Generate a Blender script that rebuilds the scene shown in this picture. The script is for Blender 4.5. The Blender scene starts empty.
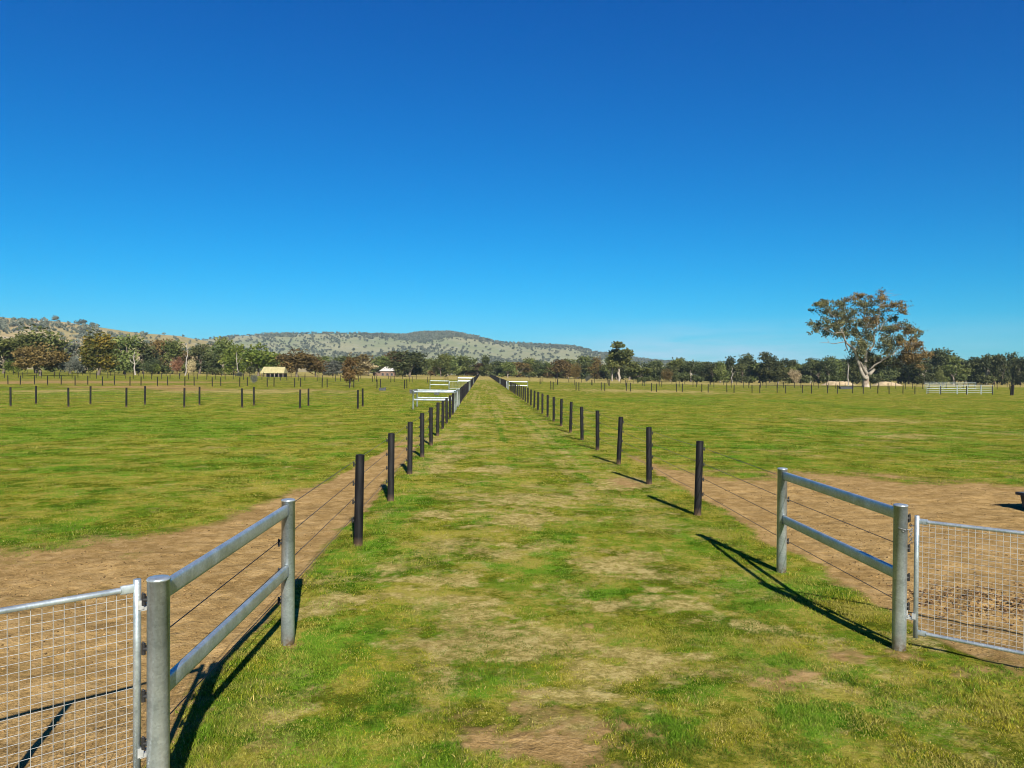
import bpy, math, random
import numpy as np
from mathutils import Matrix, Vector

R = math.radians
sc = bpy.context.scene
COL = sc.collection
rng = np.random.default_rng(7)
random.seed(7)

# ------------------------------------------------------------------ camera
F = 770.0
CAM_H = 2.4
CAM_X = -0.07
YAW, PITCH, ROLL = R(2.23), R(0.61), R(0.4)
CAM_R = (Matrix.Rotation(-YAW, 3, 'Z') @ Matrix.Rotation(R(90) - PITCH, 3, 'X') @ Matrix.Rotation(ROLL, 3, 'Z'))

def ray(px, py):
    return CAM_R @ Vector(((px - 512) / F, -(py - 384) / F, -1.0))

def hor(px):
    return 375.9 + (px - 512) * math.tan(ROLL)

def gnd(px, py):                         # photo pixel -> flat ground point
    d = ray(px, py)
    t = -CAM_H / d.z
    return CAM_X + d.x * t, d.y * t

def xat(px, Y):
    d = ray(px, hor(px))
    return CAM_X + d.x / d.y * Y

# ------------------------------------------------------------------ numpy noise
def _hash(ix, iy, seed):
    n = (ix.astype(np.int64) * 374761393 + iy.astype(np.int64) * 668265263 + seed * 1442695041) & 0x7fffffff
    n = ((n ^ (n >> 13)) * 1274126177) & 0x7fffffff
    n = (n ^ (n >> 16)) & 0xffff
    return n / 65535.0

def vnoise(x, y, seed=0):
    x = np.asarray(x, float); y = np.asarray(y, float)
    ix = np.floor(x); iy = np.floor(y)
    fx = x - ix; fy = y - iy
    fx = fx * fx * (3 - 2 * fx); fy = fy * fy * (3 - 2 * fy)
    a = _hash(ix, iy, seed); b = _hash(ix + 1, iy, seed)
    c = _hash(ix, iy + 1, seed); d = _hash(ix + 1, iy + 1, seed)
    return (a * (1 - fx) + b * fx) * (1 - fy) + (c * (1 - fx) + d * fx) * fy

def fbm(x, y, seed=0, octv=4):
    s = 0.0; a = 0.5; t = 0.0
    for i in range(octv):
        s = s + a * vnoise(x * 2 ** i + 17.3 * i, y * 2 ** i - 9.1 * i, seed + i)
        t += a; a *= 0.5
    return s / t

def fbm_rough(x, y, seed=0, octv=6, pers=.82):
    s = 0.0; a = 1.0; t = 0.0
    for i in range(octv):
        s = s + a * (vnoise(x * 2 ** i + 17.3 * i, y * 2 ** i - 9.1 * i, seed + i) - .5)
        t += a * a; a *= pers
    s = s / (t ** .5 * .24)                       # about unit spread
    return 1 / (1 + np.exp(-1.7 * s))             # 0..1, roughly even

def sstep(a, b, x):
    t = np.clip((np.asarray(x, float) - a) / (b - a), 0, 1)
    return t * t * (3 - 2 * t)

# ------------------------------------------------------------------ terrain
def height(x, y):
    x = np.asarray(x, float); y = np.asarray(y, float)
    yy = np.maximum(y, 5.0)
    a = x / yy
    g = np.interp(a, [-0.65, -0.3, 0, 0.12, 0.35, 0.8], [1.75, 1.65, 1.0, 0.5, 0.0, 0.0])
    up = np.minimum(np.maximum(yy - 30, 0), 480.0)
    up = np.where(up < 20, up * up / 40, up - 10)
    z = 0.0055 * up * g
    z = z + (fbm(x * 0.35, y * 0.35, 3, 3) - 0.5) * 0.07 * sstep(900, 200, yy)
    # churned soil by the right-hand gate
    m = np.exp(-(((x - 5.5) / 1.3) ** 2 + ((y - 8.0) / 0.7) ** 2))
    z = z + m * (0.04 + 0.13 * (fbm(x * 5, y * 5, 8, 3) - 0.45))
    dl = cov_dirt_geo(x, y)
    z = z + dl * ((fbm(x * 4.6, y * 4.6, 12, 3) - 0.5) * 0.055 - 0.02)
    return z

XL, XR = -1.80, 3.68           # the two lane fences

def cov_dirt_geo(x, y):
    n = (fbm(x * 0.8, y * 0.8, 21, 4) - 0.5)
    n2 = (fbm(x * 3.0, y * 3.0, 22, 3) - 0.5)
    w = 2.6 * n + 1.4 * n2
    yb = np.interp(x, [-14, -6.6, -5.5, -4.8, -4.07, -3.45, -3.1], [9.6, 10.3, 10.9, 12.0, 14.0, 17.5, 27])
    left = sstep(-2.3, 2.1, yb - y + w * np.clip(y / 12, .5, 3)) * sstep(-2.05, -2.32, x + 0.35 * n + .25 * n2)
    edge = sstep(-3.05, -2.6, x) * sstep(-2.05, -2.3, x) * sstep(44, 18, y)
    left = np.maximum(left, edge * sstep(-.25, .2, n + .6 * n2) * .75)
    yb = np.interp(x, [3.9, 4.3, 4.8, 5.7, 8, 10, 12, 22], [30, 25, 20.5, 18.2, 18.8, 18.2, 16.5, 14])
    ynear = np.interp(x, [3.8, 4.4, 5.5, 9], [6.6, 6.2, 5.9, 5.0])
    right = sstep(-2.6, 2.3, yb - y + w * 1.4) * sstep(-.5, .5, y - ynear + .7 * n) * sstep(3.95, 4.4, x + 0.4 * n + .3 * n2 - .012 * np.maximum(y - 8, 0))
    return np.maximum(left, right) * (y < 70)

def ell(px, py, rx, ry):
    X, Y = gnd(px, py)
    return X, Y, rx * Y / F, ry * Y * Y / (F * CAM_H)

BARE = [ell(*e) for e in [(552, 748, 78, 46), (485, 738, 30, 24), (600, 735, 40, 16), (768, 680, 36, 7), (808, 674, 16, 4), (622, 482, 14, 5), (905, 655, 22, 7), (590, 625, 10, 3),
                          (289, 646, 12, 3), (855, 655, 20, 5), (1000, 672, 40, 7)]]
DRY = [ell(*e) for e in [(338, 604, 34, 12), (385, 572, 40, 13), (440, 575, 48, 14), (605, 562, 46, 8), (548, 545, 36, 8), (600, 606, 24, 7),
                         (650, 575, 26, 8), (700, 655, 20, 5), (640, 655, 30, 10), (470, 605, 28, 14), (395, 512, 20, 6), (438, 470, 20, 4),
                         (441, 455, 20, 3), (436, 440, 14, 2.4), (485, 470, 34, 4), (560, 690, 60, 18), (505, 520, 46, 9), (545, 640, 60, 20),
                         (622, 482, 30, 8), (600, 668, 50, 14), (430, 515, 30, 6), (470, 425, 12, 2.4), (520, 500, 50, 7), (660, 600, 40, 12),
                         (740, 620, 30, 8), (905, 435, 40, 3), (870, 420, 60, 2), (1000, 432, 50, 2), (60, 395, 60, 2), (250, 395, 90, 2),
                         (650, 392, 80, 1.5), (930, 640, 40, 12), (560, 720, 90, 24)]]
LUSH = [ell(*e) for e in [(440, 752, 34, 18), (250, 690, 55, 28), (215, 730, 40, 25), (700, 690, 40, 16), (655, 725, 45, 16), (800, 712, 70, 20), (860, 676, 26, 9),
                          (790, 662, 26, 6), (410, 500, 24, 6), (330, 560, 22, 16), (330, 655, 40, 25), (830, 432, 80, 5), (760, 446, 66, 4), (930, 452, 50, 4),
                          (165, 430, 38, 3), (40, 452, 26, 4), (330, 438, 30, 3), (260, 423, 30, 2), (600, 590, 40, 9), (740, 585, 34, 10), (690, 540, 26, 8),
                          (760, 600, 34, 9), (900, 700, 60, 20), (60, 470, 40, 4), (250, 460, 50, 4), (1000, 455, 40, 4), (690, 430, 40, 3), (560, 440, 10, 14), (380, 700, 30, 25)]]

def blob(lst, x, y, seed, rough=1.0, soft=0.0):
    out = np.zeros_like(np.asarray(x, float))
    n = (fbm(x * 3.6, y * 3.6, seed, 4) - 0.5) * 2.2 * rough
    n = n + (fbm(x * 12, y * 12, seed + 5, 3) - 0.5) * 1.8 * rough
    for X, Y, a, b in lst:
        d = np.sqrt(((x - X) / a) ** 2 + ((y - Y) / b) ** 2)
        out = np.maximum(out, sstep(1.55 + soft, 0.25 - soft, d + n))
    return out

def masks(x, y):
    """bare soil, straw-dry, lush green: 0..1 each"""
    x = np.asarray(x, float); y = np.asarray(y, float)
    dirt = cov_dirt_geo(x, y)
    dirt = np.maximum(dirt, blob(BARE, x, y, 31, 1.1, .45) * .92)
    red = sstep(.52, .66, fbm(x * .05 + 3, y * .045, 77, 3)) * (x < -8) * sstep(80, 95, y) * sstep(170, 130, y)
    dirt = np.maximum(dirt, red * .75)
    dry = blob(DRY, x, y, 41, 1.0, .25) * .92
    wild = sstep(.50, .72, fbm(x * .75, y * .55, 55, 5)) * .36
    fine = sstep(.48, .75, fbm(x * 3.1, y * 2.6, 66, 3)) * .46
    inlane = sstep(XL - .3, XL + .3, x) * sstep(XR + .3, XR - .3, x)
    stripe = sstep(.42, .68, fbm(x * 2.3, y * .04, 58, 3)) * .55 * sstep(10, 25, y)
    dry = np.maximum(dry, np.maximum(wild, fine) * (.55 + .45 * inlane))
    dry = np.maximum(dry, stripe * inlane)
    far = sstep(190, 260, y) * sstep(-.55, .1, x / np.maximum(y, 5) + .25)
    dry = np.maximum(dry, far * .85)
    lush = blob(LUSH, x, y, 51, 1.0) * .72
    lush = np.maximum(lush, .5 * sstep(.52, .70, fbm(x * .9 + 7, y * .7, 151, 5)))
    trk = (np.exp(-((x - 2.35) / .16) ** 2) + np.exp(-((x - .75) / .16) ** 2)) * sstep(11, 20, y) * sstep(70, 40, y)
    lush = np.maximum(lush, trk * .85 * sstep(.35, .6, fbm(x * 2, y * .5, 161, 3)))
    big = sstep(.55, .72, fbm(x * .16 + 5, y * .09, 88, 4))
    lush = np.maximum(lush, big * .6 * (1 - inlane) * sstep(150, 60, y))
    strip = np.exp(-((x - XL - .25) / .35) ** 2) * sstep(30, 12, y) * .7
    lush = np.maximum(lush, strip * sstep(.3, .6, fbm(x * 1.5, y * .8, 19, 3)))
    dry = dry * (1 - .75 * lush)
    return dirt, dry, lush

# ------------------------------------------------------------------ object helpers
def link(o, parent=None):
    COL.objects.link(o)
    if parent is not None:
        o.parent = parent
    return o

def tag(o, label=None, cat=None, group=None, kind=None):
    if label: o['label'] = label
    if cat: o['category'] = cat
    if group: o['group'] = group
    if kind: o['kind'] = kind
    return o

def empty(name, loc, rz=0.0):
    o = bpy.data.objects.new(name, None)
    o.empty_display_size = .2
    o.location = loc; o.rotation_euler = (0, 0, rz)
    return link(o)

class MB:
    def __init__(self):
        self.v = []; self.f = []; self.sm = []
    def add(self, vs, fs, smooth=False):
        b = len(self.v)
        self.v += [tuple(p) for p in vs]
        self.f += [tuple(i + b for i in q) for q in fs]
        self.sm += [smooth] * len(fs)
    def box(self, cx, cy, cz, sx, sy, sz, rz=0.0):
        c, s = math.cos(rz), math.sin(rz)
        vs = []
        for dz in (-.5, .5):
            for dx, dy in ((-.5, -.5), (.5, -.5), (.5, .5), (-.5, .5)):
                x, y = dx * sx, dy * sy
                vs.append((cx + x * c - y * s, cy + x * s + y * c, cz + dz * sz))
        self.add(vs, [(3, 2, 1, 0), (4, 5, 6, 7), (0, 1, 5, 4), (1, 2, 6, 5), (2, 3, 7, 6), (3, 0, 4, 7)])
    def tube(self, pts, rad, n=8, flat=None, cap=True, smooth=True):
        """tapered tube through pts; flat=(a,b) gives an upright oval section instead of rad"""
        pts = [Vector(p) for p in pts]
        if not hasattr(rad, '__len__'): rad = [rad] * len(pts)
        vs = []; fs = []
        up = Vector((0, 0, 1))
        prev = None
        for i, p in enumerate(pts):
            t = (pts[min(i + 1, len(pts) - 1)] - pts[max(i - 1, 0)]).normalized()
            if prev is None:
                u = t.cross(up)
                if u.length < 1e-3: u = t.cross(Vector((1, 0, 0)))
            else:
                u = prev - t * prev.dot(t)
            u.normalize(); prev = u
            w = u.cross(t)
            for k in range(n):
                a = 2 * math.pi * k / n
                if flat:
                    ca, sa = math.cos(a), math.sin(a)
                    e = .6
                    q = p + u * (flat[0] * math.copysign(abs(ca) ** e, ca)) + w * (flat[1] * math.copysign(abs(sa) ** e, sa))
                else:
                    q = p + (u * math.cos(a) + w * math.sin(a)) * rad[i]
                vs.append(q)
        for i in range(len(pts) - 1):
            for k in range(n):
                k2 = (k + 1) % n
                fs.append((i * n + k, i * n + k2, (i + 1) * n + k2, (i + 1) * n + k))
        self.add(vs, fs, smooth)
        if cap:
            self.add(vs[:n], [tuple(range(n))]); self.add(vs[-n:], [tuple(range(n))[::-1]])
    def lathe(self, prof, n=20, c=(0, 0), smooth=True):
        vs = []; fs = []
        for r, z in prof:
            for k in range(n):
                a = 2 * math.pi * k / n
                vs.append((c[0] + r * math.cos(a), c[1] + r * math.sin(a), z))
        for i in range(len(prof) - 1):
            for k in range(n):
                k2 = (k + 1) % n
                fs.append((i * n + k, i * n + k2, (i + 1) * n + k2, (i + 1) * n + k))
        self.add(vs, fs, smooth)
    def torus(self, c, Rr, r, axis, n=10, m=6):
        ax = Vector(axis).normalized()
        u = ax.orthogonal().normalized(); w = ax.cross(u)
        vs = []; fs = []
        for i in range(n):
            a = 2 * math.pi * i / n
            d = u * math.cos(a) + w * math.sin(a)
            for j in range(m):
                b = 2 * math.pi * j / m
                vs.append(Vector(c) + d * (Rr + r * math.cos(b)) + ax * (r * math.sin(b)))
        for i in range(n):
            for j in range(m):
                fs.append((i * m + j, ((i + 1) % n) * m + j, ((i + 1) % n) * m + (j + 1) % m, i * m + (j + 1) % m))
        self.add(vs, fs, True)
    def build(self, name, mat, parent=None):
        me = bpy.data.meshes.new(name)
        me.from_pydata(self.v, [], self.f)
        me.polygons.foreach_set('use_smooth', self.sm)
        me.materials.append(mat)
        me.update()
        return link(bpy.data.objects.new(name, me), parent)

def np_mesh(name, V, loops, starts, totals, mat, attr=None, smooth=False):
    me = bpy.data.meshes.new(name)
    me.vertices.add(len(V)); me.vertices.foreach_set('co', np.ascontiguousarray(V, np.float32).ravel())
    me.loops.add(len(loops)); me.loops.foreach_set('vertex_index', np.ascontiguousarray(loops, np.int32))
    me.polygons.add(len(starts)); me.polygons.foreach_set('loop_start', np.ascontiguousarray(starts, np.int32))
    me.polygons.foreach_set('loop_total', np.ascontiguousarray(totals, np.int32))
    me.polygons.foreach_set('use_smooth', np.full(len(starts), smooth))
    me.update(calc_edges=True)
    if attr is not None:
        for k, arr in attr.items():
            a = me.attributes.new(k, 'FLOAT_COLOR', 'POINT')
            a.data.foreach_set('color', np.ascontiguousarray(arr, np.float32).ravel())
    if mat is not None: me.materials.append(mat)
    return me

def quads(n):
    L = np.arange(n * 4); return L, np.arange(n) * 4, np.full(n, 4)

# ------------------------------------------------------------------ materials
def nmat(name):
    m = bpy.data.materials.new(name); m.use_nodes = True
    nt = m.node_tree
    b = nt.nodes['Principled BSDF']
    return m, nt, b

def N(nt, t, **kw):
    n = nt.nodes.new(t)
    for k, v in kw.items():
        if k in n.inputs.keys() if hasattr(n.inputs, 'keys') else False:
            n.inputs[k].default_value = v
        else:
            setattr(n, k, v)
    return n

def noise(nt, vec, scale, detail=3, rough=.55):
    n = nt.nodes.new('ShaderNodeTexNoise')
    n.inputs['Scale'].default_value = scale; n.inputs['Detail'].default_value = detail; n.inputs['Roughness'].default_value = rough
    if vec is not None: nt.links.new(vec, n.inputs['Vector'])
    return n.outputs['Fac']

def ramp(nt, fac, stops):
    r = nt.nodes.new('ShaderNodeValToRGB')
    while len(r.color_ramp.elements) < len(stops): r.color_ramp.elements.new(.5)
    for e, (p, c) in zip(r.color_ramp.elements, stops):
        e.position = p; e.color = (*c, 1) if hasattr(c, '__len__') else (c, c, c, 1)
    nt.links.new(fac, r.inputs['Fac'])
    return r.outputs['Color']

def mix(nt, fac, a, b, blend='MIX'):
    n = nt.nodes.new('ShaderNodeMix'); n.data_type = 'RGBA'; n.blend_type = blend
    for sock, v in ((n.inputs[0], fac), (n.inputs[6], a), (n.inputs[7], b)):
        if isinstance(v, bpy.types.NodeSocket): nt.links.new(v, sock)
        elif hasattr(v, '__len__'): sock.default_value = (*v, 1)
        else: sock.default_value = v
    return n.outputs[2]

def math_(nt, op, a, b=None, clamp=False):
    n = nt.nodes.new('ShaderNodeMath'); n.operation = op; n.use_clamp = clamp
    for i, v in enumerate((a, b)):
        if v is None: continue
        if isinstance(v, bpy.types.NodeSocket): nt.links.new(v, n.inputs[i])
        else: n.inputs[i].default_value = v
    return n.outputs[0]

def bump(nt, h, strength, dist, bsdf):
    n = nt.nodes.new('ShaderNodeBump')
    n.inputs['Strength'].default_value = strength; n.inputs['Distance'].default_value = dist
    nt.links.new(h, n.inputs['Height']); nt.links.new(n.outputs['Normal'], bsdf.inputs['Normal'])

def objvec(nt):
    return nt.nodes.new('ShaderNodeTexCoord').outputs['Object']

def simple(name, c1, c2, scale, rough=.8, metal=0.0, bmp=0.0, bdist=.01, spec=.3):
    m, nt, b = nmat(name)
    v = objvec(nt)
    f = noise(nt, v, scale, 4)
    nt.links.new(mix(nt, ramp(nt, f, [(.35, 0), (.65, 1)]), c1, c2), b.inputs['Base Color'])
    b.inputs['Roughness'].default_value = rough; b.inputs['Metallic'].default_value = metal
    b.inputs['Specular IOR Level'].default_value = spec
    if bmp: bump(nt, noise(nt, v, scale * 2.5, 4), bmp, bdist, b)
    return m

def galvanised():
    m, nt, b = nmat('galvanised_steel')
    v = objvec(nt)
    vo = nt.nodes.new('ShaderNodeTexVoronoi'); vo.inputs['Scale'].default_value = 75
    nt.links.new(v, vo.inputs['Vector'])
    big = noise(nt, v, 7, 4)
    sp = mix(nt, .3, vo.outputs['Color'], (.5, .5, .5))
    c = mix(nt, ramp(nt, big, [(.3, 0), (.7, 1)]), (.38, .44, .47), (.58, .64, .66))
    c = mix(nt, .55, c, ramp(nt, vo.outputs['Color'], [(0, .5), (1, 1.0)]), 'MULTIPLY')
    streak = nt.nodes.new('ShaderNodeMapping'); streak.inputs['Scale'].default_value = (30, 30, 2)
    nt.links.new(v, streak.inputs['Vector'])
    st = noise(nt, streak.outputs[0], 1, 3)
    c = mix(nt, ramp(nt, st, [(.6, 0), (.8, .5)]), c, (.58, .60, .60))
    dirtn = noise(nt, v, 18, 5, .7)
    c = mix(nt, ramp(nt, dirtn, [(.62, 0), (.8, .35)]), c, (.22, .20, .17))
    sepz = nt.nodes.new('ShaderNodeSeparateXYZ'); nt.links.new(v, sepz.inputs[0])
    foot = math_(nt, 'MULTIPLY', ramp(nt, sepz.outputs['Z'], [(.01, 1), (.17, 0)]), ramp(nt, noise(nt, v, 16, 4), [(.3, .2), (.6, 1)]))
    c = mix(nt, foot, c, (.16, .11, .06))
    nt.links.new(c, b.inputs['Base Color'])
    b.inputs['Metallic'].default_value = .72
    nt.links.new(ramp(nt, big, [(.2, .30), (.8, .48)]), b.inputs['Roughness'])
    bump(nt, noise(nt, v, 55, 3), .12, .004, b)
    return m

M = {}
M['galv'] = galvanised()
M['wire'] = simple('fence_wire', (.03, .028, .027), (.06, .055, .05), 20, .5, .3)
M['mesh'] = simple('galvanised_mesh_wire', (.32, .33, .33), (.45, .46, .45), 30, .45, .35)
M['chain'] = simple('chain_steel', (.14, .14, .145), (.26, .26, .265), 60, .45, .7)
M['rubber'] = simple('black_insulator', (.012, .012, .013), (.02, .02, .02), 30, .45)
def plasticpost():
    m, nt, b = nmat('black_recycled_plastic')
    v = objvec(nt)
    mp = nt.nodes.new('ShaderNodeMapping'); mp.inputs['Scale'].default_value = (22, 22, 3)
    nt.links.new(v, mp.inputs['Vector'])
    f = noise(nt, mp.outputs[0], 1, 4)
    c = mix(nt, ramp(nt, f, [(.4, 0), (.75, 1)]), (.004, .004, .0045), (.011, .011, .012))
    sep = nt.nodes.new('ShaderNodeSeparateXYZ'); nt.links.new(v, sep.inputs[0])
    foot = math_(nt, 'MULTIPLY', ramp(nt, sep.outputs['Z'], [(.02, 1), (.16, 0)]), noise(nt, v, 14, 3))
    c = mix(nt, foot, c, (.14, .09, .05))
    oi = nt.nodes.new('ShaderNodeObjectInfo')
    c = mix(nt, math_(nt, 'MULTIPLY', oi.outputs['Random'], .025), c, (.22, .21, .20))
    nt.links.new(c, b.inputs['Base Color'])
    b.inputs['Roughness'].default_value = .62
    b.inputs['Specular IOR Level'].default_value = .09
    bump(nt, f, .3, .006, b)
    return m
M['post'] = plasticpost()
M['yard'] = simple('weathered_yard_steel', (.20, .245, .24), (.29, .33, .32), 4, .5, .4)
M['trough'] = simple('dark_trough', (.02, .025, .028), (.05, .055, .06), 6, .5)
M['concrete'] = simple('grey_concrete', (.22, .22, .21), (.33, .32, .30), 5, .85, 0, .3, .01)

def leafmat(name, cols, trans=.25):
    m, nt, b = nmat(name)
    oi = nt.nodes.new('ShaderNodeObjectInfo')
    v = objvec(nt)
    f = noise(nt, v, 5.5, 3)
    at = nt.nodes.new('ShaderNodeAttribute'); at.attribute_name = 'leaf'
    sep = nt.nodes.new('ShaderNodeSeparateColor'); nt.links.new(at.outputs['Color'], sep.inputs[0])
    k = math_(nt, 'ADD', math_(nt, 'MULTIPLY', f, .55), math_(nt, 'MULTIPLY', sep.outputs[0], .45))
    c = ramp(nt, k, [(.3, cols[0]), (.5, cols[1]), (.7, cols[2])])
    hv = nt.nodes.new('ShaderNodeHueSaturation')
    nt.links.new(c, hv.inputs['Color'])
    nt.links.new(math_(nt, 'ADD', math_(nt, 'MULTIPLY', oi.outputs['Random'], .024), .488), hv.inputs['Hue'])
    nt.links.new(math_(nt, 'ADD', math_(nt, 'MULTIPLY', oi.outputs['Random'], .5), .75), hv.inputs['Value'])
    nt.links.new(hv.outputs[0], b.inputs['Base Color'])
    b.inputs['Roughness'].default_value = .6; b.inputs['Specular IOR Level'].default_value = .2
    tr = nt.nodes.new('ShaderNodeBsdfTranslucent'); nt.links.new(hv.outputs[0], tr.inputs['Color'])
    ms = nt.nodes.new('ShaderNodeMixShader'); ms.inputs[0].default_value = trans
    nt.links.new(b.outputs[0], ms.inputs[1]); nt.links.new(tr.outputs[0], ms.inputs[2])
    nt.links.new(ms.outputs[0], nt.nodes['Material Output'].inputs['Surface'])
    return m
L = {
 'olive':  leafmat('olive_leaves', [(.046, .061, .018), (.086, .106, .028), (.148, .160, .046)]),
 'dark':   leafmat('dark_leaves', [(0.028, 0.037, 0.016), (0.053, 0.065, 0.023), (0.093, 0.099, 0.034)]),
 'green':  leafmat('green_leaves', [(0.046, 0.070, 0.012), (0.093, 0.121, 0.019), (0.178, 0.186, 0.031)]),
 'brown':  leafmat('brown_leaves', [(.050, .036, .015), (.094, .064, .022), (.145, .096, .032)]),
 'gold':   leafmat('gold_green_leaves', [(.050, .062, .012), (.135, .120, .018), (.25, .185, .024)]),
 'grey':   leafmat('grey_leaves', [(.060, .066, .050), (.105, .112, .090), (.16, .165, .135)]),
 'red':    leafmat('red_brown_leaves', [(0.078, 0.034, 0.025), (0.132, 0.056, 0.034), (0.186, 0.085, 0.046)]),
 'tan':    leafmat('tan_leaves', [(0.186, 0.147, 0.085), (0.295, 0.240, 0.132), (0.419, 0.341, 0.202)]),
 'gum':    leafmat('gum_leaves', [(0.070, 0.074, 0.034), (0.139, 0.124, 0.046), (0.248, 0.163, 0.050)]),
 'hill':   leafmat('hill_leaves', [(.078, .089, .065), (.106, .117, .084), (.142, .148, .106)]),
}
M['bark'] = simple('brown_bark', (.07, .055, .04), (.16, .13, .10), 3, .9, 0, .5, .05)
M['white_bark'] = simple('pale_gum_bark', (.17, .14, .11), (.33, .29, .245), 1.2, .75, 0, .3, .05)
M['dead_wood'] = simple('bleached_dead_wood', (.19, .17, .145), (.29, .265, .235), 1.0, .8)

# ------------------------------------------------------------------ ground
def axis(lo, hi, a, b, step, grow):
    mid = np.arange(a, b + 1e-6, step)
    up = [b]; s = step
    while up[-1] < hi:
        s *= grow; up.append(min(up[-1] + s, hi))
    dn = [a]; s = step
    while dn[-1] > lo:
        s *= grow; dn.append(max(dn[-1] - s, lo))
    return np.array(dn[1:][::-1] + list(mid) + up[1:])

def ground():
    xs = axis(-3400, 3400, -8.0, 10.0, .075, 1.045)
    ys = axis(-90, 3450, 3.0, 24.0, .075, 1.03)
    X, Y = np.meshgrid(xs, ys)
    Z = height(X, Y)
    nx, ny = len(xs), len(ys)
    V = np.stack([X.ravel(), Y.ravel(), Z.ravel()], 1)
    i, j = np.meshgrid(np.arange(nx - 1), np.arange(ny - 1))
    a = (j * nx + i).ravel()
    Lp = np.stack([a, a + 1, a + 1 + nx, a + nx], 1).ravel()
    nf = len(a)
    d, dr, lu = masks(X.ravel(), Y.ravel())
    c = np.stack([d, dr, lu, np.ones_like(d)], 1)
    m, nt, b = nmat('paddock_ground')
    at = nt.nodes.new('ShaderNodeAttribute'); at.attribute_name = 'cover'
    sep = nt.nodes.new('ShaderNodeSeparateColor'); nt.links.new(at.outputs['Color'], sep.inputs[0])
    v = objvec(nt)
    nA = noise(nt, v, .12, 4); nB = noise(nt, v, .9, 5, .65); nC = noise(nt, v, 9, 5, .7); nD = noise(nt, v, 70, 3, .7)
    nE = noise(nt, v, 28, 4, .7)
    off = nt.nodes.new('ShaderNodeMapping'); off.inputs['Location'].default_value = (31.7, -12.3, 4.1); nt.links.new(v, off.inputs['Vector'])
    g = mix(nt, ramp(nt, nA, [(.38, 0), (.62, 1)]), (.185, .172, .018), (.132, .145, .012))
    g = mix(nt, ramp(nt, nB, [(.42, 0), (.70, .8)]), g, (.20, .165, .036))
    g = mix(nt, ramp(nt, nC, [(.45, 0), (.72, .55)]), g, (.070, .072, .010))
    def wide(f): return math_(nt, 'ADD', math_(nt, 'MULTIPLY', math_(nt, 'SUBTRACT', f, .5), 4.0), .5)
    nG = wide(noise(nt, v, .8, 11, .84)); nH = wide(noise(nt, off.outputs[0], 1.1, 11, .84)); nI = wide(noise(nt, off.outputs[0], .6, 12, .84))
    g = mix(nt, ramp(nt, nG, [(.30, 1), (.48, 0)]), g, (.060, .076, .007))
    g = mix(nt, ramp(nt, nG, [(.53, 0), (.68, .85)]), g, (.26, .225, .045))
    g = mix(nt, ramp(nt, nH, [(.54, 0), (.66, .7)]), g, (.085, .152, .011))
    nS = wide(noise(nt, v, 4.5, 9, .88))
    lus = ramp(nt, math_(nt, 'ADD', sep.outputs[2], math_(nt, 'MULTIPLY', math_(nt, 'SUBTRACT', nH, .5), .9)), [(.25, 0), (.65, 1)])
    lus = math_(nt, 'MULTIPLY', lus, .92)
    g = mix(nt, lus, g, mix(nt, ramp(nt, nG, [(.36, 0), (.6, 1)]), (.026, .072, .004), (.085, .185, .013)))
    nS0 = wide(noise(nt, off.outputs[0], 5.5, 9, .88))
    dryc = mix(nt, ramp(nt, nC, [(.3, 0), (.7, 1)]), (.25, .192, .062), (.38, .30, .115))
    dryc = mix(nt, ramp(nt, nS0, [(.30, .8), (.47, 0)]), dryc, (.135, .115, .030))
    dryc = mix(nt, ramp(nt, nS0, [(.58, 0), (.75, .6)]), dryc, (.46, .38, .17))
    jit = math_(nt, 'ADD', math_(nt, 'MULTIPLY', math_(nt, 'SUBTRACT', nC, .5), 1.3), math_(nt, 'MULTIPLY', math_(nt, 'SUBTRACT', nE, .5), 1.2))
    dk = ramp(nt, math_(nt, 'ADD', sep.outputs[1], math_(nt, 'MULTIPLY', math_(nt, 'SUBTRACT', nI, .5), 1.1)), [(.25, 0), (.68, 1)])
    dk = math_(nt, 'MULTIPLY', dk, .9)
    g = mix(nt, dk, g, dryc)
    so = mix(nt, ramp(nt, nB, [(.35, 0), (.65, 1)]), (.225, .144, .053), (.325, .216, .087))
    so = mix(nt, ramp(nt, nC, [(.5, 0), (.75, .6)]), so, (.140, .086, .033))
    so = mix(nt, ramp(nt, nD, [(.55, 0), (.75, .6)]), so, (.42, .29, .15))
    so = mix(nt, ramp(nt, nE, [(.60, 0), (.72, .6)]), so, (.105, .060, .028))
    so = mix(nt, ramp(nt, nS, [(.26, .55), (.46, 0)]), so, (.15, .094, .037))
    so = mix(nt, ramp(nt, nS, [(.55, 0), (.75, .5)]), so, (.40, .28, .135))
    dm = math_(nt, 'ADD', sep.outputs[0], math_(nt, 'MULTIPLY', math_(nt, 'SUBTRACT', nI, .5), .8))
    dm = ramp(nt, dm, [(.24, 0), (.74, 1)])
    c_out = mix(nt, dm, g, so)
    nt.links.new(c_out, b.inputs['Base Color'])
    b.inputs['Roughness'].default_value = 1.0; b.inputs['Specular IOR Level'].default_value = .0
    hh = math_(nt, 'ADD', math_(nt, 'MULTIPLY', nC, .7), math_(nt, 'MULTIPLY', nE, .8))
    hh = math_(nt, 'ADD', hh, math_(nt, 'MULTIPLY', nD, .18))
    vo = nt.nodes.new('ShaderNodeTexVoronoi'); vo.inputs['Scale'].default_value = 3.4
    wv = nt.nodes.new('ShaderNodeVectorMath'); wv.operation = 'ADD'; nt.links.new(v, wv.inputs[0])
    wn = nt.nodes.new('ShaderNodeTexNoise'); wn.inputs['Scale'].default_value = 5; nt.links.new(v, wn.inputs['Vector'])
    ws = nt.nodes.new('ShaderNodeVectorMath'); ws.operation = 'SCALE'; ws.inputs['Scale'].default_value = .22; nt.links.new(wn.outputs['Color'], ws.inputs[0])
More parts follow.
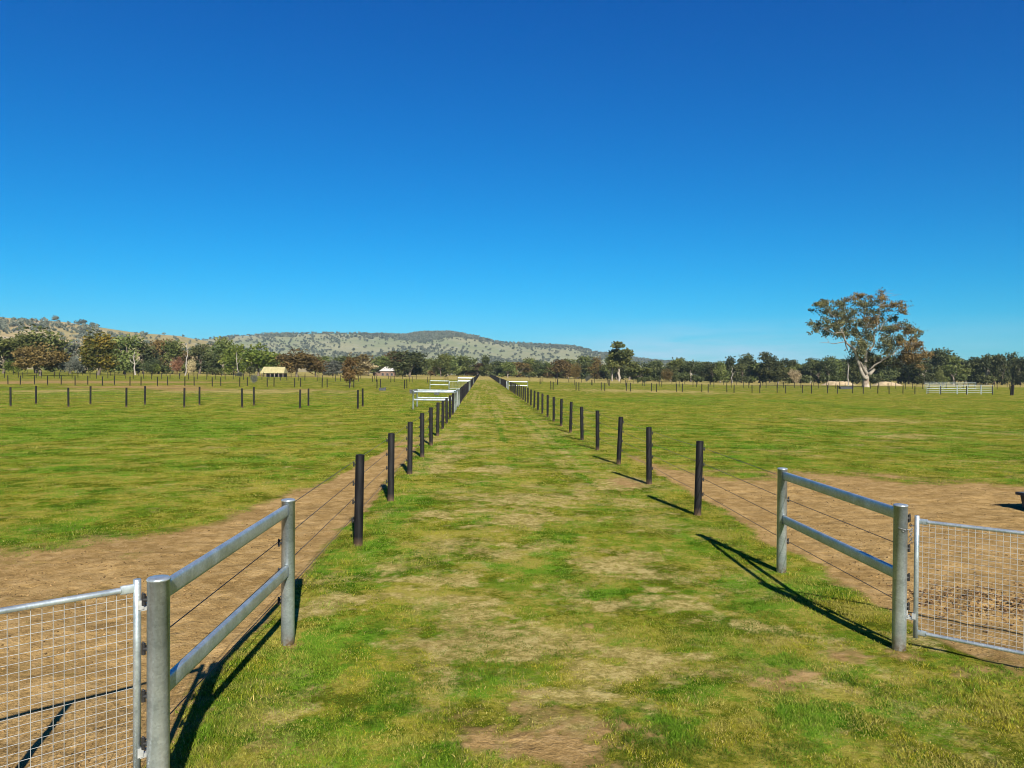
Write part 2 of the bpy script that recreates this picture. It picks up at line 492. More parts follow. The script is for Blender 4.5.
    nt.links.new(ws.outputs[0], wv.inputs[1]); nt.links.new(wv.outputs[0], vo.inputs['Vector'])
    pock = math_(nt, 'MULTIPLY', ramp(nt, vo.outputs['Distance'], [(.08, 0), (.34, 1)]), dm)      # hoof marks in the soil
    hh = math_(nt, 'ADD', hh, math_(nt, 'MULTIPLY', pock, .55))
    bump(nt, hh, .6, .045, b)
    me = np_mesh('ground', V, Lp, np.arange(nf) * 4, np.full(nf, 4), m, {'cover': c}, True)
    o = link(bpy.data.objects.new('ground', me)); o['kind'] = 'structure'
ground()

# ------------------------------------------------------------------ grass blades
def grass():
    y0, y1 = 3.8, 85.0
    n = 1700000
    e = -.35
    u = rng.random(n)
    Y = (y0 ** e + u * (y1 ** e - y0 ** e)) ** (1 / e)
    X = (rng.random(n) * 1.75 - .89) * (Y + 1.0)
    d, dr, lu = masks(X, Y)
    tuft = .5 + .32 * (fbm_rough(X * 2.2, Y * 2.2, 91, 4) - .5)
    fj = (fbm(X * 9, Y * 9, 96, 2) - .5) * 1.6
    dr = np.clip(dr + fj * .5 * (dr > .08), 0, 1); lu = np.clip(lu + fj * .5 * (lu > .15), 0, 1)
    keep = rng.random(n) < np.clip((1 - 1.05 * d) * (1 - .72 * dr) * (.35 + 1.5 * sstep(.35, .65, tuft) + .8 * lu), .015, 1)
    keep &= ~((d > .62) & (rng.random(n) > .03))
    X, Y, d, dr, lu, tuft = [a[keep] for a in (X, Y, d, dr, lu, tuft)]
    n = len(X)
    Z = height(X, Y) - .006
    far = np.maximum(1.0, Y / 9.0)
    h = (.011 + .019 * rng.random(n) ** 1.5) * (.75 + .4 * lu + .6 * sstep(.4, .7, tuft)) * (1 - .4 * dr)
    # ranker growth along the fence lines
    nearf = np.exp(-((X - XL) / .22) ** 2) + np.exp(-((X - XR - .1) / .25) ** 2)
    h = h * (1 + .9 * nearf * rng.random(n)) * far ** .42
    w = (.0028 + .0032 * rng.random(n)) * far ** .95
    ph = rng.random(n) * 2 * np.pi
    la = rng.random(n) * 2 * np.pi; lm = h * (.25 + .9 * rng.random(n))
    wx, wy = np.cos(ph) * w / 2, np.sin(ph) * w / 2
    flat = rng.random(n) < .10 + .45 * dr                    # dead straw lying on the ground
    lm = np.where(flat, h * 1.8, lm); h = np.where(flat, h * .22, h)
    lx, ly = np.cos(la) * lm, np.sin(la) * lm
    V = np.empty((n, 5, 3))
    V[:, 0] = np.stack([X - wx, Y - wy, Z], 1); V[:, 1] = np.stack([X + wx, Y + wy, Z], 1)
    mx, my, mz = X + lx * .35, Y + ly * .35, Z + h * .62
    V[:, 2] = np.stack([mx + wx * .8, my + wy * .8, mz], 1); V[:, 3] = np.stack([mx - wx * .8, my - wy * .8, mz], 1)
    V[:, 4] = np.stack([X + lx, Y + ly, Z + h], 1)
    base = np.arange(n) * 5
    Lp = np.stack([base, base + 1, base + 2, base + 3, base + 3, base + 2, base + 4], 1).ravel()
    st = np.stack([np.arange(n) * 7, np.arange(n) * 7 + 4], 1).ravel()
    to = np.tile([4, 3], n)
    r1 = rng.random(n)[:, None]; r2 = rng.random(n)[:, None]
    patch = sstep(.38, .64, fbm(X * .5, Y * .4, 95, 4))[:, None]
    ga = np.array([.225, .200, .021]); gb = np.array([.120, .155, .012]); gl = np.array([.062, .120, .010]); gs = np.array([.34, .265, .105])
    k = np.clip(patch * .7 + (r1 - .5) * .7 + .15, 0, 1)
    c = ga * (1 - k) + gb * k
    lk = np.clip(lu[:, None] * (.55 + .6 * r2), 0, 1)
    c = c * (1 - lk) + gl * lk
    sk = ((flat | (rng.random(n) < .06 + .4 * dr + .3 * d)) * 1.0)[:, None] * (.5 + .5 * r1)
    c = c * (1 - sk) + gs * sk
    q1 = fbm_rough(X * 1.1, Y * 1.1, 133, 6)[:, None]; q2 = fbm_rough(X * 1.3 + 40, Y * 1.3, 233, 6)[:, None]
    dkg = np.array([.045, .085, .007]); pale = np.array([.245, .215, .055]); frs = np.array([.085, .17, .012])
    a1 = sstep(.36, .12, q1); a2 = sstep(.70, .92, q1) * (1 - .7 * lu[:, None]); a3 = sstep(.62, .88, q2)
    c = c * (1 - .85 * a1) + dkg * .85 * a1
    c = c * (1 - .8 * a2) + pale * .8 * a2
    c = c * (1 - .65 * a3) + frs * .65 * a3
    c = c * np.clip(np.exp(rng.normal(-.02, .32, (n, 1))), .35, 1.4)
    c = c * np.array([1.12, 1.14, 1.05])
    C = np.ones((n, 5, 4)); C[:, :, :3] = c[:, None, :]
    m, nt, b = nmat('grass_blades')
    at = nt.nodes.new('ShaderNodeAttribute'); at.attribute_name = 'tint'
    nt.links.new(at.outputs['Color'], b.inputs['Base Color'])
    b.inputs['Roughness'].default_value = .6; b.inputs['Specular IOR Level'].default_value = .06
    tr = nt.nodes.new('ShaderNodeBsdfTranslucent'); nt.links.new(at.outputs['Color'], tr.inputs['Color'])
    ms = nt.nodes.new('ShaderNodeMixShader'); ms.inputs[0].default_value = .3
    nt.links.new(b.outputs[0], ms.inputs[1]); nt.links.new(tr.outputs[0], ms.inputs[2])
    nt.links.new(ms.outputs[0], nt.nodes['Material Output'].inputs['Surface'])
    me = np_mesh('grass', V.reshape(-1, 3), Lp, st, to, m, {'tint': C.reshape(-1, 4)})
    o = link(bpy.data.objects.new('grass', me))
    tag(o, 'short patchy green and straw coloured grass covering lane and paddocks', 'grass', None, 'stuff')
    print('blades', n)
grass()

# ------------------------------------------------------------------ loose soil clods
def clods(name, X, Y, S, cols, label, cat):
    n = len(X)
    o6 = np.array([(1, 0, 0), (0, 1, 0), (-1, 0, 0), (0, -1, 0), (0, 0, .8), (0, 0, -.8)])
    fc = np.array([(0, 1, 4), (1, 2, 4), (2, 3, 4), (3, 0, 4), (1, 0, 5), (2, 1, 5), (3, 2, 5), (0, 3, 5)])
    P = o6[None] * (.55 + .6 * rng.random((n, 6, 1))) + (rng.random((n, 6, 3)) - .5) * .5
    a = rng.random(n) * 6.28
    ca, sa = np.cos(a)[:, None], np.sin(a)[:, None]
    Q = np.stack([P[..., 0] * ca - P[..., 1] * sa, P[..., 0] * sa + P[..., 1] * ca, P[..., 2]], 2) * S[:, None, None]
    Q += np.stack([X, Y, height(X, Y) + S * .25], 1)[:, None, :]
    Lp = (fc.ravel()[None] + (np.arange(n) * 6)[:, None]).ravel()
    nf = n * 8
    C = np.ones((n, 6, 4)); C[:, :, :3] = cols[:, None, :]
    m, nt, b = nmat(name + '_surface')
    at = nt.nodes.new('ShaderNodeAttribute'); at.attribute_name = 'tint'
    f = noise(nt, objvec(nt), 60, 3)
    nt.links.new(mix(nt, .5, at.outputs['Color'], ramp(nt, f, [(.3, .5), (.7, 1)]), 'MULTIPLY'), b.inputs['Base Color'])
    b.inputs['Roughness'].default_value = .95; b.inputs['Specular IOR Level'].default_value = .1
    me = np_mesh(name, Q.reshape(-1, 3), Lp, np.arange(nf) * 3, np.full(nf, 3), m, {'tint': C.reshape(-1, 4)})
    tag(link(bpy.data.objects.new(name, me)), label, cat, None, 'stuff')

n = 26000
cx = np.concatenate([rng.uniform(-8.5, -2.0, n), rng.uniform(4.0, 13, n)]); cy = np.concatenate([rng.uniform(3.2, 15, n), rng.uniform(5.5, 20, n)])
kd = rng.random(2 * n) < cov_dirt_geo(cx, cy) * np.clip(9 / cy, 0, 1) ** 1.5 * sstep(.35, .6, fbm(cx * 1.5, cy * 1.5, 123, 3))
cx, cy = cx[kd], cy[kd]
cs = .004 + .014 * rng.random(len(cx)) ** 4
cc = np.array([.24, .155, .068]) * (.3 + .95 * rng.random((len(cx), 1)))
clods('soil_crumbs', cx, cy, cs, cc, 'small loose crumbs of brown soil on the bare ground inside the gates', 'soil')
n = 4200
cx = rng.normal(5.6, 1.0, n); cy = 8.0 - .12 * (cx - 5.6) + rng.normal(0, .38, n)
kd = (cx > 4.55) & (cy < 9.2) & (cy > 7.0)
cx, cy = cx[kd], cy[kd]
cs = .006 + .020 * rng.random(len(cx)) ** 3
pick = rng.random((len(cx), 1))
cc = np.where(pick < .42, np.array([.085, .05, .025]), np.where(pick < .9, np.array([.18, .11, .048]), np.array([.28, .19, .085])))
clods('dung_clods', cx, cy, cs, cc, 'dark and straw coloured clods of dung and earth scattered behind the mesh gate', 'dung')

# ------------------------------------------------------------------ fences
P_H, P_R = 1.31, .063
WIRES = (.38, .64, .90, 1.17)

def zat(x, y): return float(height(np.array([x]), np.array([y]))[0])

def post_mesh():
    mb = MB()
    mb.lathe([(P_R, -.25), (P_R, P_H - .012), (P_R - .004, P_H - .003), (P_R - .012, P_H), (.0005, P_H + .002)], 18)
    o = mb.build('post', M['post']); COL.objects.unlink(o); return o.data
POST = post_mesh()
def insulator_mesh():
    mb = MB()
    mb.tube([(0, 0, 0), (.022, 0, 0)], .013, 8); mb.tube([(.022, 0, -.03), (.022, 0, .03)], [.012, .012], 8)
    mb.tube([(.022, 0, .03), (.030, 0, .04)], [.008, .004], 6)
    o = mb.build('insulator', M['rubber']); COL.objects.unlink(o); return o.data
INS = insulator_mesh()

def wire_fence(name, pts, label, group, wire_ends=None, side=None, wires=True, ins=False, lean=.6, wr=.0038):
    """posts at pts (x,y); wires run past the posts on one side"""
    x0, y0 = pts[0]
    root = empty(name, (x0, y0, zat(x0, y0)))
    tag(root, label, 'fence', group)
    inv = Vector(root.location)
    posts = []
    for x, y in pts:
        p = link(bpy.data.objects.new('post', POST), root)
        p.location = Vector((x, y, zat(x, y) + random.uniform(-.05, .02))) - inv
        p.rotation_euler = (R(random.gauss(0, lean)), R(random.gauss(0, lean)), random.random() * 0.0)
        posts.append(p)
        if ins:
            for wz in WIRES:
                q = link(bpy.data.objects.new('insulator', INS), p)
                q.location = (side * P_R * .97, 0, wz); q.rotation_euler = (0, 0, 0 if side > 0 else math.pi)
    if wires:
        d = Vector((pts[-1][0] - x0, pts[-1][1] - y0, 0)).normalized()
        nrm = Vector((d.y, -d.x, 0)) * (side if side else 1) * (P_R + .024)
        run = list(pts)
        if wire_ends: run = [wire_ends[0]] + run + [wire_ends[1]]
        for wz in WIRES:
            mb = MB(); pp = []
            for a, b in zip(run[:-1], run[1:]):
                for t in (0, .5):
                    x, y = a[0] + (b[0] - a[0]) * t, a[1] + (b[1] - a[1]) * t
                    pp.append(Vector((x, y, zat(x, y) + wz - (.012 if t else 0))) + nrm - inv)
            x, y = run[-1]; pp.append(Vector((x, y, zat(x, y) + wz)) + nrm - inv)
            mb.tube(pp, wr, 5)
            mb.build('wire', M['wire'], root)
    return root

def stay_panel(a, b, label, group=None, h0=1.29, tall_first=True):
    """two round posts joined by two oval rails, from a to b"""
    za, zb = zat(*a), zat(*b)
    root = empty('rail_panel', (a[0], a[1], za)); tag(root, label, 'rail panel', group)
    d = Vector((b[0] - a[0], b[1] - a[1], 0)); ln = d.length; d.normalize()
    rise = zb - za
    for k, (t, z) in enumerate(((0, 0), (ln, rise))):
        r = .0585
        mb = MB()
        mb.lathe([(r, -.3), (r, h0 - .012), (r + .0025, h0 - .012), (r + .0025, h0 - .002), (r - .004, h0 + .004), (r * .6, h0 + .007), (.0005, h0 + .008)], 28)
        p = mb.build('post', M['galv'], root); p.location = d * t + Vector((0, 0, z))
    for zc in (h0 - .085, .665):
        mb = MB()
        p0 = d * .045 + Vector((0, 0, zc)); p1 = d * (ln - .045) + Vector((0, 0, zc + rise))
        mb.tube([p0, p0.lerp(p1, .5), p1], 0, 16, flat=(.021, .053))
        mb.build('rail', M['galv'], root)
        for q, s in ((p0, 1), (p1, -1)):           # weld beads where the rail meets each post
            mb = MB(); mb.tube([q + d * s * .010, q + d * s * .022], 0, 16, flat=(.0245, .0565), cap=False)
            mb.build('weld', M['galv'], root)
    return root

def mesh_gate(hinge, ang, ln, label, zb=.19, zt=1.17, group=None, mid=None, fine=True, chain=None, bracket=None):
    """tube frame filled with welded square mesh; ang = world direction of the gate leaf"""
    z = zat(*hinge)
    root = empty('mesh_gate', (hinge[0], hinge[1], z), ang); tag(root, label, 'gate', group)
    r = .0205
    for x in (0, ln):
        mb = MB(); mb.lathe([(.0005, zb - .05), (r, zb - .05), (r, zt + .045), (r - .003, zt + .048), (.0005, zt + .049)], 14, (x, 0))
        mb.build('stile', M['galv'], root)
    for zc in (zb, zt):
        mb = MB()
        mb.tube([(.085, 0, zc), (ln - .085, 0, zc)], .0165, 12)
        mb.tube([(.014, 0, zc), (.085, 0, zc)], 0, 12, flat=(.009, .025)); mb.tube([(ln - .085, 0, zc), (ln - .014, 0, zc)], 0, 12, flat=(.009, .025))
        mb.build('rail', M['galv'], root)
    if mid:
        mb = MB(); mb.tube([(mid, .006, zb + .01), (mid, .006, zt - .01)], .026, 12); mb.build('stile', M['galv'], root)
    mb = MB()
    sx, sz = (.050, .045) if fine else (.2, .15)
    wr = .0015 if fine else .004
    for i in range(1, int(ln / sx) + 1):
        x = i * sx
        if x < ln - .02: mb.tube([(x, -.012, zb), (x, -.012, zt)], wr, 4, cap=False)
    k = 1
    while zb + k * sz < zt - .01:
        mb.tube([(0, -.0155, zb + k * sz), (ln, -.0155, zb + k * sz)], wr, 4, cap=False); k += 1
    mb.build('wire_mesh', M['mesh'], root)
    if bracket:
        for zc in bracket:
            mb = MB()
            mb.tube([(-.075, 0, zc - .03), (-.075, 0, zc + .05)], .009, 8)
            mb.box(-.045, 0, zc - .012, .075, .034, .022); mb.box(-.012, 0, zc + .012, .03, .05, .05)
            mb.tube([(-.055, -.026, zc + .005), (-.055, .026, zc + .005)], .008, 6)
            mb.build('hinge', M['mesh'], root)
    if chain:
        mb = MB()
        cx, cy, rr = chain                          # loop round the post, in gate space
        for lp in range(1):
            nl = 15
            for i in range(nl):
                a = 2 * math.pi * i / nl
                p = (cx + rr * math.cos(a), cy + rr * math.sin(a), 1.10 - lp * .045 - .03 * math.cos(a + 1) + .012 * (i % 2))
                t = (-math.sin(a), math.cos(a), .1)
                ax = (0, 0, 1) if i % 2 else (math.cos(a), math.sin(a), 0)
                mb.torus(p, .013, .0032, ax, 8, 5)
        for i in range(5):
            mb.torus((cx + .055, cy + .02 + .002 * i, 1.05 - i * .022), .012, .0032, (1, 0, 0) if i % 2 else (0, 1, 0), 8, 5)
        mb.build('chain', M['chain'], root)
    return root

# near corners -------------------------------------------------------
LA, LB = (-1.83, 4.27), (-1.79, 6.93)
RA, RB = (3.66, 6.70), (3.66, 9.40)
pl = stay_panel(LA, LB, 'galvanised two rail panel at the left side of the lane mouth, beside a mesh gate')
pr = stay_panel(RA, RB, 'galvanised two rail panel at the lane mouth with a chain on its post')
def panel_insulators(root, pts, side):
    for i, (x, y) in enumerate(pts):
        for wz in WIRES:
            q = link(bpy.data.objects.new('insulator', INS), root)
            q.location = (x - root.location.x + side * .058, y - root.location.y, wz); q.rotation_euler = (0, 0, 0 if side > 0 else math.pi)
panel_insulators(pl, (LA, LB), -1); panel_insulators(pr, (RA, RB), 1)

ang = math.atan2(-.41, -.48)
mesh_gate((-1.945, 4.27), ang, 3.0, 'galvanised mesh gate at the left edge of the picture, in front of bare brown soil', mid=.96, bracket=(1.13,.32), zt=1.235)
ang = math.atan2(-.50, .55)
mesh_gate((3.775, 6.64), ang, 3.0, 'galvanised mesh gate at the right edge of the picture, chained to its post', chain=(-.105 * math.cos(ang + .5), .105 * math.sin(ang + .5), .068), bracket=(.30,), zt=1.155, zb=.172)

# lane fences ----------------------------------------------------------
lp = [(XL, 10.9 + 3.88 * k) for k in range(10)]
wire_fence('wire_fence', lp, 'black post and wire fence running along the left edge of the grass lane in front', 'fences edging the lane', (LA, (XL, 49.0)), -1, True, True, .9)
rp = [(XR + .006 * k, 13.2 + 3.9 * k) for k in range(25)]
wire_fence('wire_fence', rp, 'long black post and wire fence along the right edge of the grass lane', 'fences edging the lane', (RA, (XR + .15, 111.5)), 1, True, True, .9)

FAR = 'galvanised panels at the far paddock corners'
# second corner on the left
c2 = [((XL, 48.6), (XL, 51.3), 'galvanised rail panel end-on beside the lane, first beyond the near left black posts'),
      ((XL - .10, 51.6), (-4.68, 51.9), 'white looking galvanised rail panel standing crosswise in the left paddock, nearer of a pair'),
      ((XL - .10, 55.6), (-4.75, 55.9), 'white looking galvanised rail panel standing crosswise in the left paddock, farther of a pair'),
      ((XL, 56.0), (XL, 58.6), 'galvanised rail panel end-on beside the lane, just past the pair of crosswise panels')]
for a, b, l in c2: stay_panel(a, b, l, FAR)
mesh_gate((XL - .03, 51.75), math.pi / 2, 3.7, 'pale galvanised mesh gate closed along the left side of the lane between two rail panels', group='far mesh gates', fine=False)
wire_fence('wire_fence', [(XL, 62 + 3.9 * k) for k in range(10)], 'second run of black posts on the left of the lane, past the white panels', 'fences edging the lane', ((XL, 58.6), (XL, 99.6)), -1, True, False, .4)
# third corner on the left
stay_panel((XL, 99.8), (XL, 102.5), 'galvanised rail panel end-on at the third corner of the left lane fence', FAR)
stay_panel((-4.7, 108), (-7.35, 108.2), 'galvanised rail panel crosswise in the left paddock, standing clear with gap to the lane', FAR)
mesh_gate((-2.0, 108), math.pi, 2.6, 'galvanised mesh gate crosswise between the lane and a free standing rail panel', group='far mesh gates', fine=False)
stay_panel((XL, 108.6), (XL, 111.2), 'galvanised rail panel end-on beside the lane, past the crosswise mesh gate', FAR)
wire_fence('wire_fence', [(XL, 115 + 3.9 * k) for k in range(10)], 'third run of black posts on the left of the lane, far along it', 'fences edging the lane', None, -1, False, False, .4)
stay_panel((XL - .2, 155), (-4.9, 155), 'tiny rail panel crosswise left of the lane beyond the third post run, nearer one', FAR)
stay_panel((XL - .2, 163), (-5.2, 163), 'tiny rail panel crosswise left of the lane beyond the third post run, farther one', FAR)
stay_panel((XL, 157), (XL, 161), 'far galvanised rail panel end-on between the two farthest crosswise panels', FAR)
wire_fence('wire_fence', [(XL, 166 + 4.2 * k) for k in range(70)], 'farthest run of black posts left of the lane, vanishing at the tree belt', 'fences edging the lane', None, -1, False, False, .4)
# right corners
stay_panel((XR + .1, 112), (6.6, 112.4), 'white looking galvanised rail panel crosswise right of the lane', FAR)
stay_panel((XR + .1, 113.2), (XR + .1, 116), 'galvanised rail panel end-on at the far corner of the right lane fence', FAR)
mesh_gate((XR + .1, 116.3), math.pi / 2, 5.0, 'pale galvanised mesh gate closed along the right side of the lane far off', group='far mesh gates', fine=False)
wire_fence('wire_fence', [(XR + .1, 124 + 3.9 * k) for k in range(10)], 'second run of black posts on the right of the lane, past the white corner panel', 'fences edging the lane', None, 1, False, False, .4)
stay_panel((XR + .1, 163), (XR + .1, 166), 'farthest galvanised rail panel end-on in the right lane fence', FAR)
wire_fence('wire_fence', [(XR + .1, 170 + 4.2 * k) for k in range(70)], 'farthest run of black posts right of the lane, vanishing at the tree belt', 'fences edging the lane', None, 1, False, False, .4)

# cross fences ----------------------------------------------------------
CROSS = 'cross fences dividing the paddocks'
def row(px_list, Ya, Yb, pa, pb):
    out = []
    for p in px_list:
        Y = Ya + (Yb - Ya) * (p - pa) / (pb - pa); out.append((xat(p, Y), Y))
    return out
wire_fence('wire_fence', row([358 - 57.9 * k for k in range(8)], 52.3, 52.8, 358, 10), 'nearest cross fence of black posts over the left paddock, front line of its pair', CROSS, None, 1, True, False, .5, .004)
wire_fence('wire_fence', row([363 - 54.5 * k for k in range(8)], 55.6, 56.2, 363, 36), 'nearest cross fence of black posts over the left paddock, back line of its pair', CROSS, None, 1, True, False, .5, .004)
wire_fence('wire_fence', row([404.5 - 27.45 * k for k in range(16)], 108, 108, 404, 0), 'second cross fence of black posts over the left paddock, front line of its pair', CROSS, None, 1, True, False, .8, .004)
wire_fence('wire_fence', row([407 - 26.6 * k for k in range(16)], 111.5, 111.5, 404, 0), 'second cross fence of black posts over the left paddock, back line of its pair', CROSS, None, 1, True, False, .8, .004)
wire_fence('wire_fence', row([446 - 18.4 * k for k in range(25)], 164, 164, 404, 0), 'third cross fence of small black posts over the left paddock, front line of its pair', CROSS, None, 1, False, False, .9)
wire_fence('wire_fence', row([448 - 17.9 * k for k in range(25)], 168, 168, 404, 0), 'third cross fence of small black posts over the left paddock, back line of its pair', CROSS, None, 1, False, False, .9)
wire_fence('wire_fence', row([458 - 13.9 * k for k in range(33)], 218, 218, 404, 0), 'farthest cross fence of tiny dark posts over the left paddock, below the trees', CROSS, None, 1, False, False, .9)
wire_fence('wire_fence', row([551 + 25.15 * k for k in range(16)], 119.5, 119, 551, 930), 'cross fence of black posts over the right paddock, back line of the nearest pair', CROSS, None, 1, True, False, .8, .004)
wire_fence('wire_fence', row([553.2 + 25.85 * k for k in range(18)], 116.2, 114.5, 553, 990), 'cross fence of black posts over the right paddock, front line of the nearest pair', CROSS, None, 1, True, False, .8, .004)
wire_fence('wire_fence', row([540 + 17.4 * k for k in range(29)], 172, 172, 551, 930), 'second cross fence over the right paddock, passing in front of the big gum, front line', CROSS, None, 1, False, False, .9)
wire_fence('wire_fence', row([541 + 16.9 * k for k in range(30)], 177, 177, 551, 930), 'second cross fence over the right paddock, passing in front of the big gum, back line', CROSS, None, 1, False, False, .9)
wire_fence('wire_fence', row([530 + 12.9 * k for k in range(40)], 232, 232, 551, 930), 'farthest cross fence of tiny dark posts over the right paddock, below the tree belt', CROSS, None, 1, False, False, .9)

# leaning board / drum-like marker post at far right
def marker():
    x, y = xat(1012, 112), 112
    root = empty('strainer_post', (x, y, zat(x, y))); tag(root, 'thick dark leaning strainer post of two timbers, alone near the right edge of the paddock', 'post')
    mb = MB(); mb.tube([(-.14, 0, -.3), (-.06, 0, 1.5)], .13, 12); mb.build('post', M['post'], root)
    mb = MB(); mb.tube([(.14, .02, -.3), (.20, .02, 1.62)], .13, 12); mb.build('post', M['post'], root)
marker()

# ------------------------------------------------------------------ stockyard panels far right
def yard_panel(p0, p1, Y, h, label):
    x0, x1 = xat(p0, Y), xat(p1, Y); z = zat((x0 + x1) / 2, Y)
    root = empty('yard_panel', (x0, Y, z)); tag(root, label, 'yard panel', 'steel stockyard panels in the right paddock')
    ln = x1 - x0
    for x in (0, ln):
        mb = MB(); mb.tube([(x, 0, -.1), (x, 0, h)], .035, 10); mb.build('post', M['yard'], root)
    for k in range(5):
        mb = MB(); zc = .3 + (h - .36) * k / 4
        mb.tube([(.03, 0, zc), (ln - .03, 0, zc)], 0, 10, flat=(.014, .028)); mb.build('rail', M['yard'], root)
for a, b, l in ((927, 940, 'galvanised stockyard panel in the front row, nearest to the big gum tree'), (940.6, 957, 'galvanised stockyard panel second from the left in the front row'),
                (957.6, 967, 'narrow galvanised stockyard panel in the middle of the front row'), (967.6, 981, 'galvanised stockyard panel fourth from the left in the front row'),
                (981.6, 993, 'galvanised stockyard panel at the right end of the front row')):
    yard_panel(a, b, 118, 1.5, l)
for a, b, l in ((925, 943, 'pale galvanised stockyard panel in the back row, left one'), (944, 960, 'pale galvanised stockyard panel in the back row, middle one'), (961, 976, 'pale galvanised stockyard panel in the back row, right one')):
    yard_panel(a, b, 168, 1.7, l)

# ------------------------------------------------------------------ troughs
def trough(x, y, sx, sy, h, rz, label, mat='trough', wall=.06):
    root = empty('trough', (x, y, zat(x, y)), rz); tag(root, label, 'trough', None)
    mb = MB()
    t = wall
    def ring(s, z): return [(-sx / 2 * s[0], -sy / 2 * s[1], z), (sx / 2 * s[0], -sy / 2 * s[1], z), (sx / 2 * s[0], sy / 2 * s[1], z), (-sx / 2 * s[0], sy / 2 * s[1], z)]
    k = 1 - 2 * t / sx, 1 - 2 * t / sy
    lv = [ring((.86, .80), -.05), ring((.92, .88), h - .05), ring((1.0, 1.0), h - .05), ring((1.0, 1.0), h), ring(k, h), ring((k[0] * .9, k[1] * .85), h * .35)]
    vs = sum(lv, []); fs = []
    for i in range(5):
        for j in range(4): fs.append((i * 4 + j, i * 4 + (j + 1) % 4, i * 4 + 4 + (j + 1) % 4, i * 4 + 4 + j))
    fs.append((20, 21, 22, 23))
    mb.add(vs, fs); mb.build('tub', M[mat], root)
    mb = MB(); mb.box(sx * .36, 0, h + .02, .22, sy * .9, .05); mb.build('float_cover', M['trough'], root)
trough(9.62 + 1.14, 13.75, 1.6, .75, .33, R(8), 'dark low water trough with a flat rim on bare soil at the right edge')
trough(xat(382.5, 98), 98, .95, .5, .34, R(10), 'dark low water trough in the left paddock between the fence posts and the white panels')
trough(xat(413, 88), 88, .8, .5, .45, R(0), 'dark trough behind the left end of the nearer crosswise rail panel', )
trough(xat(437, 84), 84, .6, .5, .55, R(0), 'dark trough glimpsed over the middle of the crosswise rail panels')
trough(xat(846, 168), 168, 3.2, 1.2, .55, R(0), 'dark long trough left of the big gum trunk')

# ------------------------------------------------------------------ trees
def crown_mesh(name, blobs, nleaf, size, mat, seed, droop=.3, fill=.5):
    g = np.random.default_rng(seed)
    vol = np.array([b[3] * b[4] * b[5] for b in blobs]) ** .75
    cnt = (nleaf * vol / vol.sum()).astype(int) + 1
    C = []; S = []; T = []
    for b, k in zip(blobs, cnt):
        d = g.normal(size=(k, 3)); d /= np.linalg.norm(d, axis=1)[:, None]
        r = g.random(k) ** fill
        # lumpy surface: several sub-clumps per blob
        bump_ = 1 + .22 * np.sin(d[:, 0] * 5 + b[0] * 9) * np.cos(d[:, 1] * 6 + b[1] * 7) + .16 * np.sin(d[:, 2] * 8 + b[2] * 11)
        p = d * (r * bump_)[:, None] * np.array(b[3:6]) + np.array(b[:3])
        C.append(p); S.append(size * (.6 + .8 * g.random(k))); T.append(np.full(k, g.random()) * .6 + g.random(k) * .4)
    C = np.concatenate(C); S = np.concatenate(S); T = np.concatenate(T); n = len(C)
    u = g.normal(size=(n, 3)); u[:, 2] -= droop; u /= np.linalg.norm(u, axis=1)[:, None]
    w = g.normal(size=(n, 3)); w -= u * (u * w).sum(1)[:, None]; w /= np.linalg.norm(w, axis=1)[:, None]
    u = u * S[:, None]; w = w * S[:, None] * .55
    V = np.stack([C - u, C + w - u * .1, C + u, C - w - u * .1], 1).reshape(-1, 3)
    Lp, st, to = quads(n)
    col = np.ones((n, 4, 4)); col[:, :, 0] = T[:, None]
    return np_mesh(name, V, Lp, st, to, mat, {'leaf': col.reshape(-1, 4)})

def limb(mb, p0, p1, r0, r1, g, sag=.08, n=5, seg=6):
    p0 = Vector(p0); p1 = Vector(p1); ln = (p1 - p0).length
    off = Vector((g.normal(), g.normal(), g.normal())) * ln * sag
    pts = [p0.lerp(p1, t) + off * math.sin(math.pi * t) + Vector((g.normal(), g.normal(), g.normal())) * ln * .02 * (0 < t < 1) for t in np.linspace(0, 1, n)]
    mb.tube(pts, [r0 + (r1 - r0) * t for t in np.linspace(0, 1, n)], seg)
    return pts

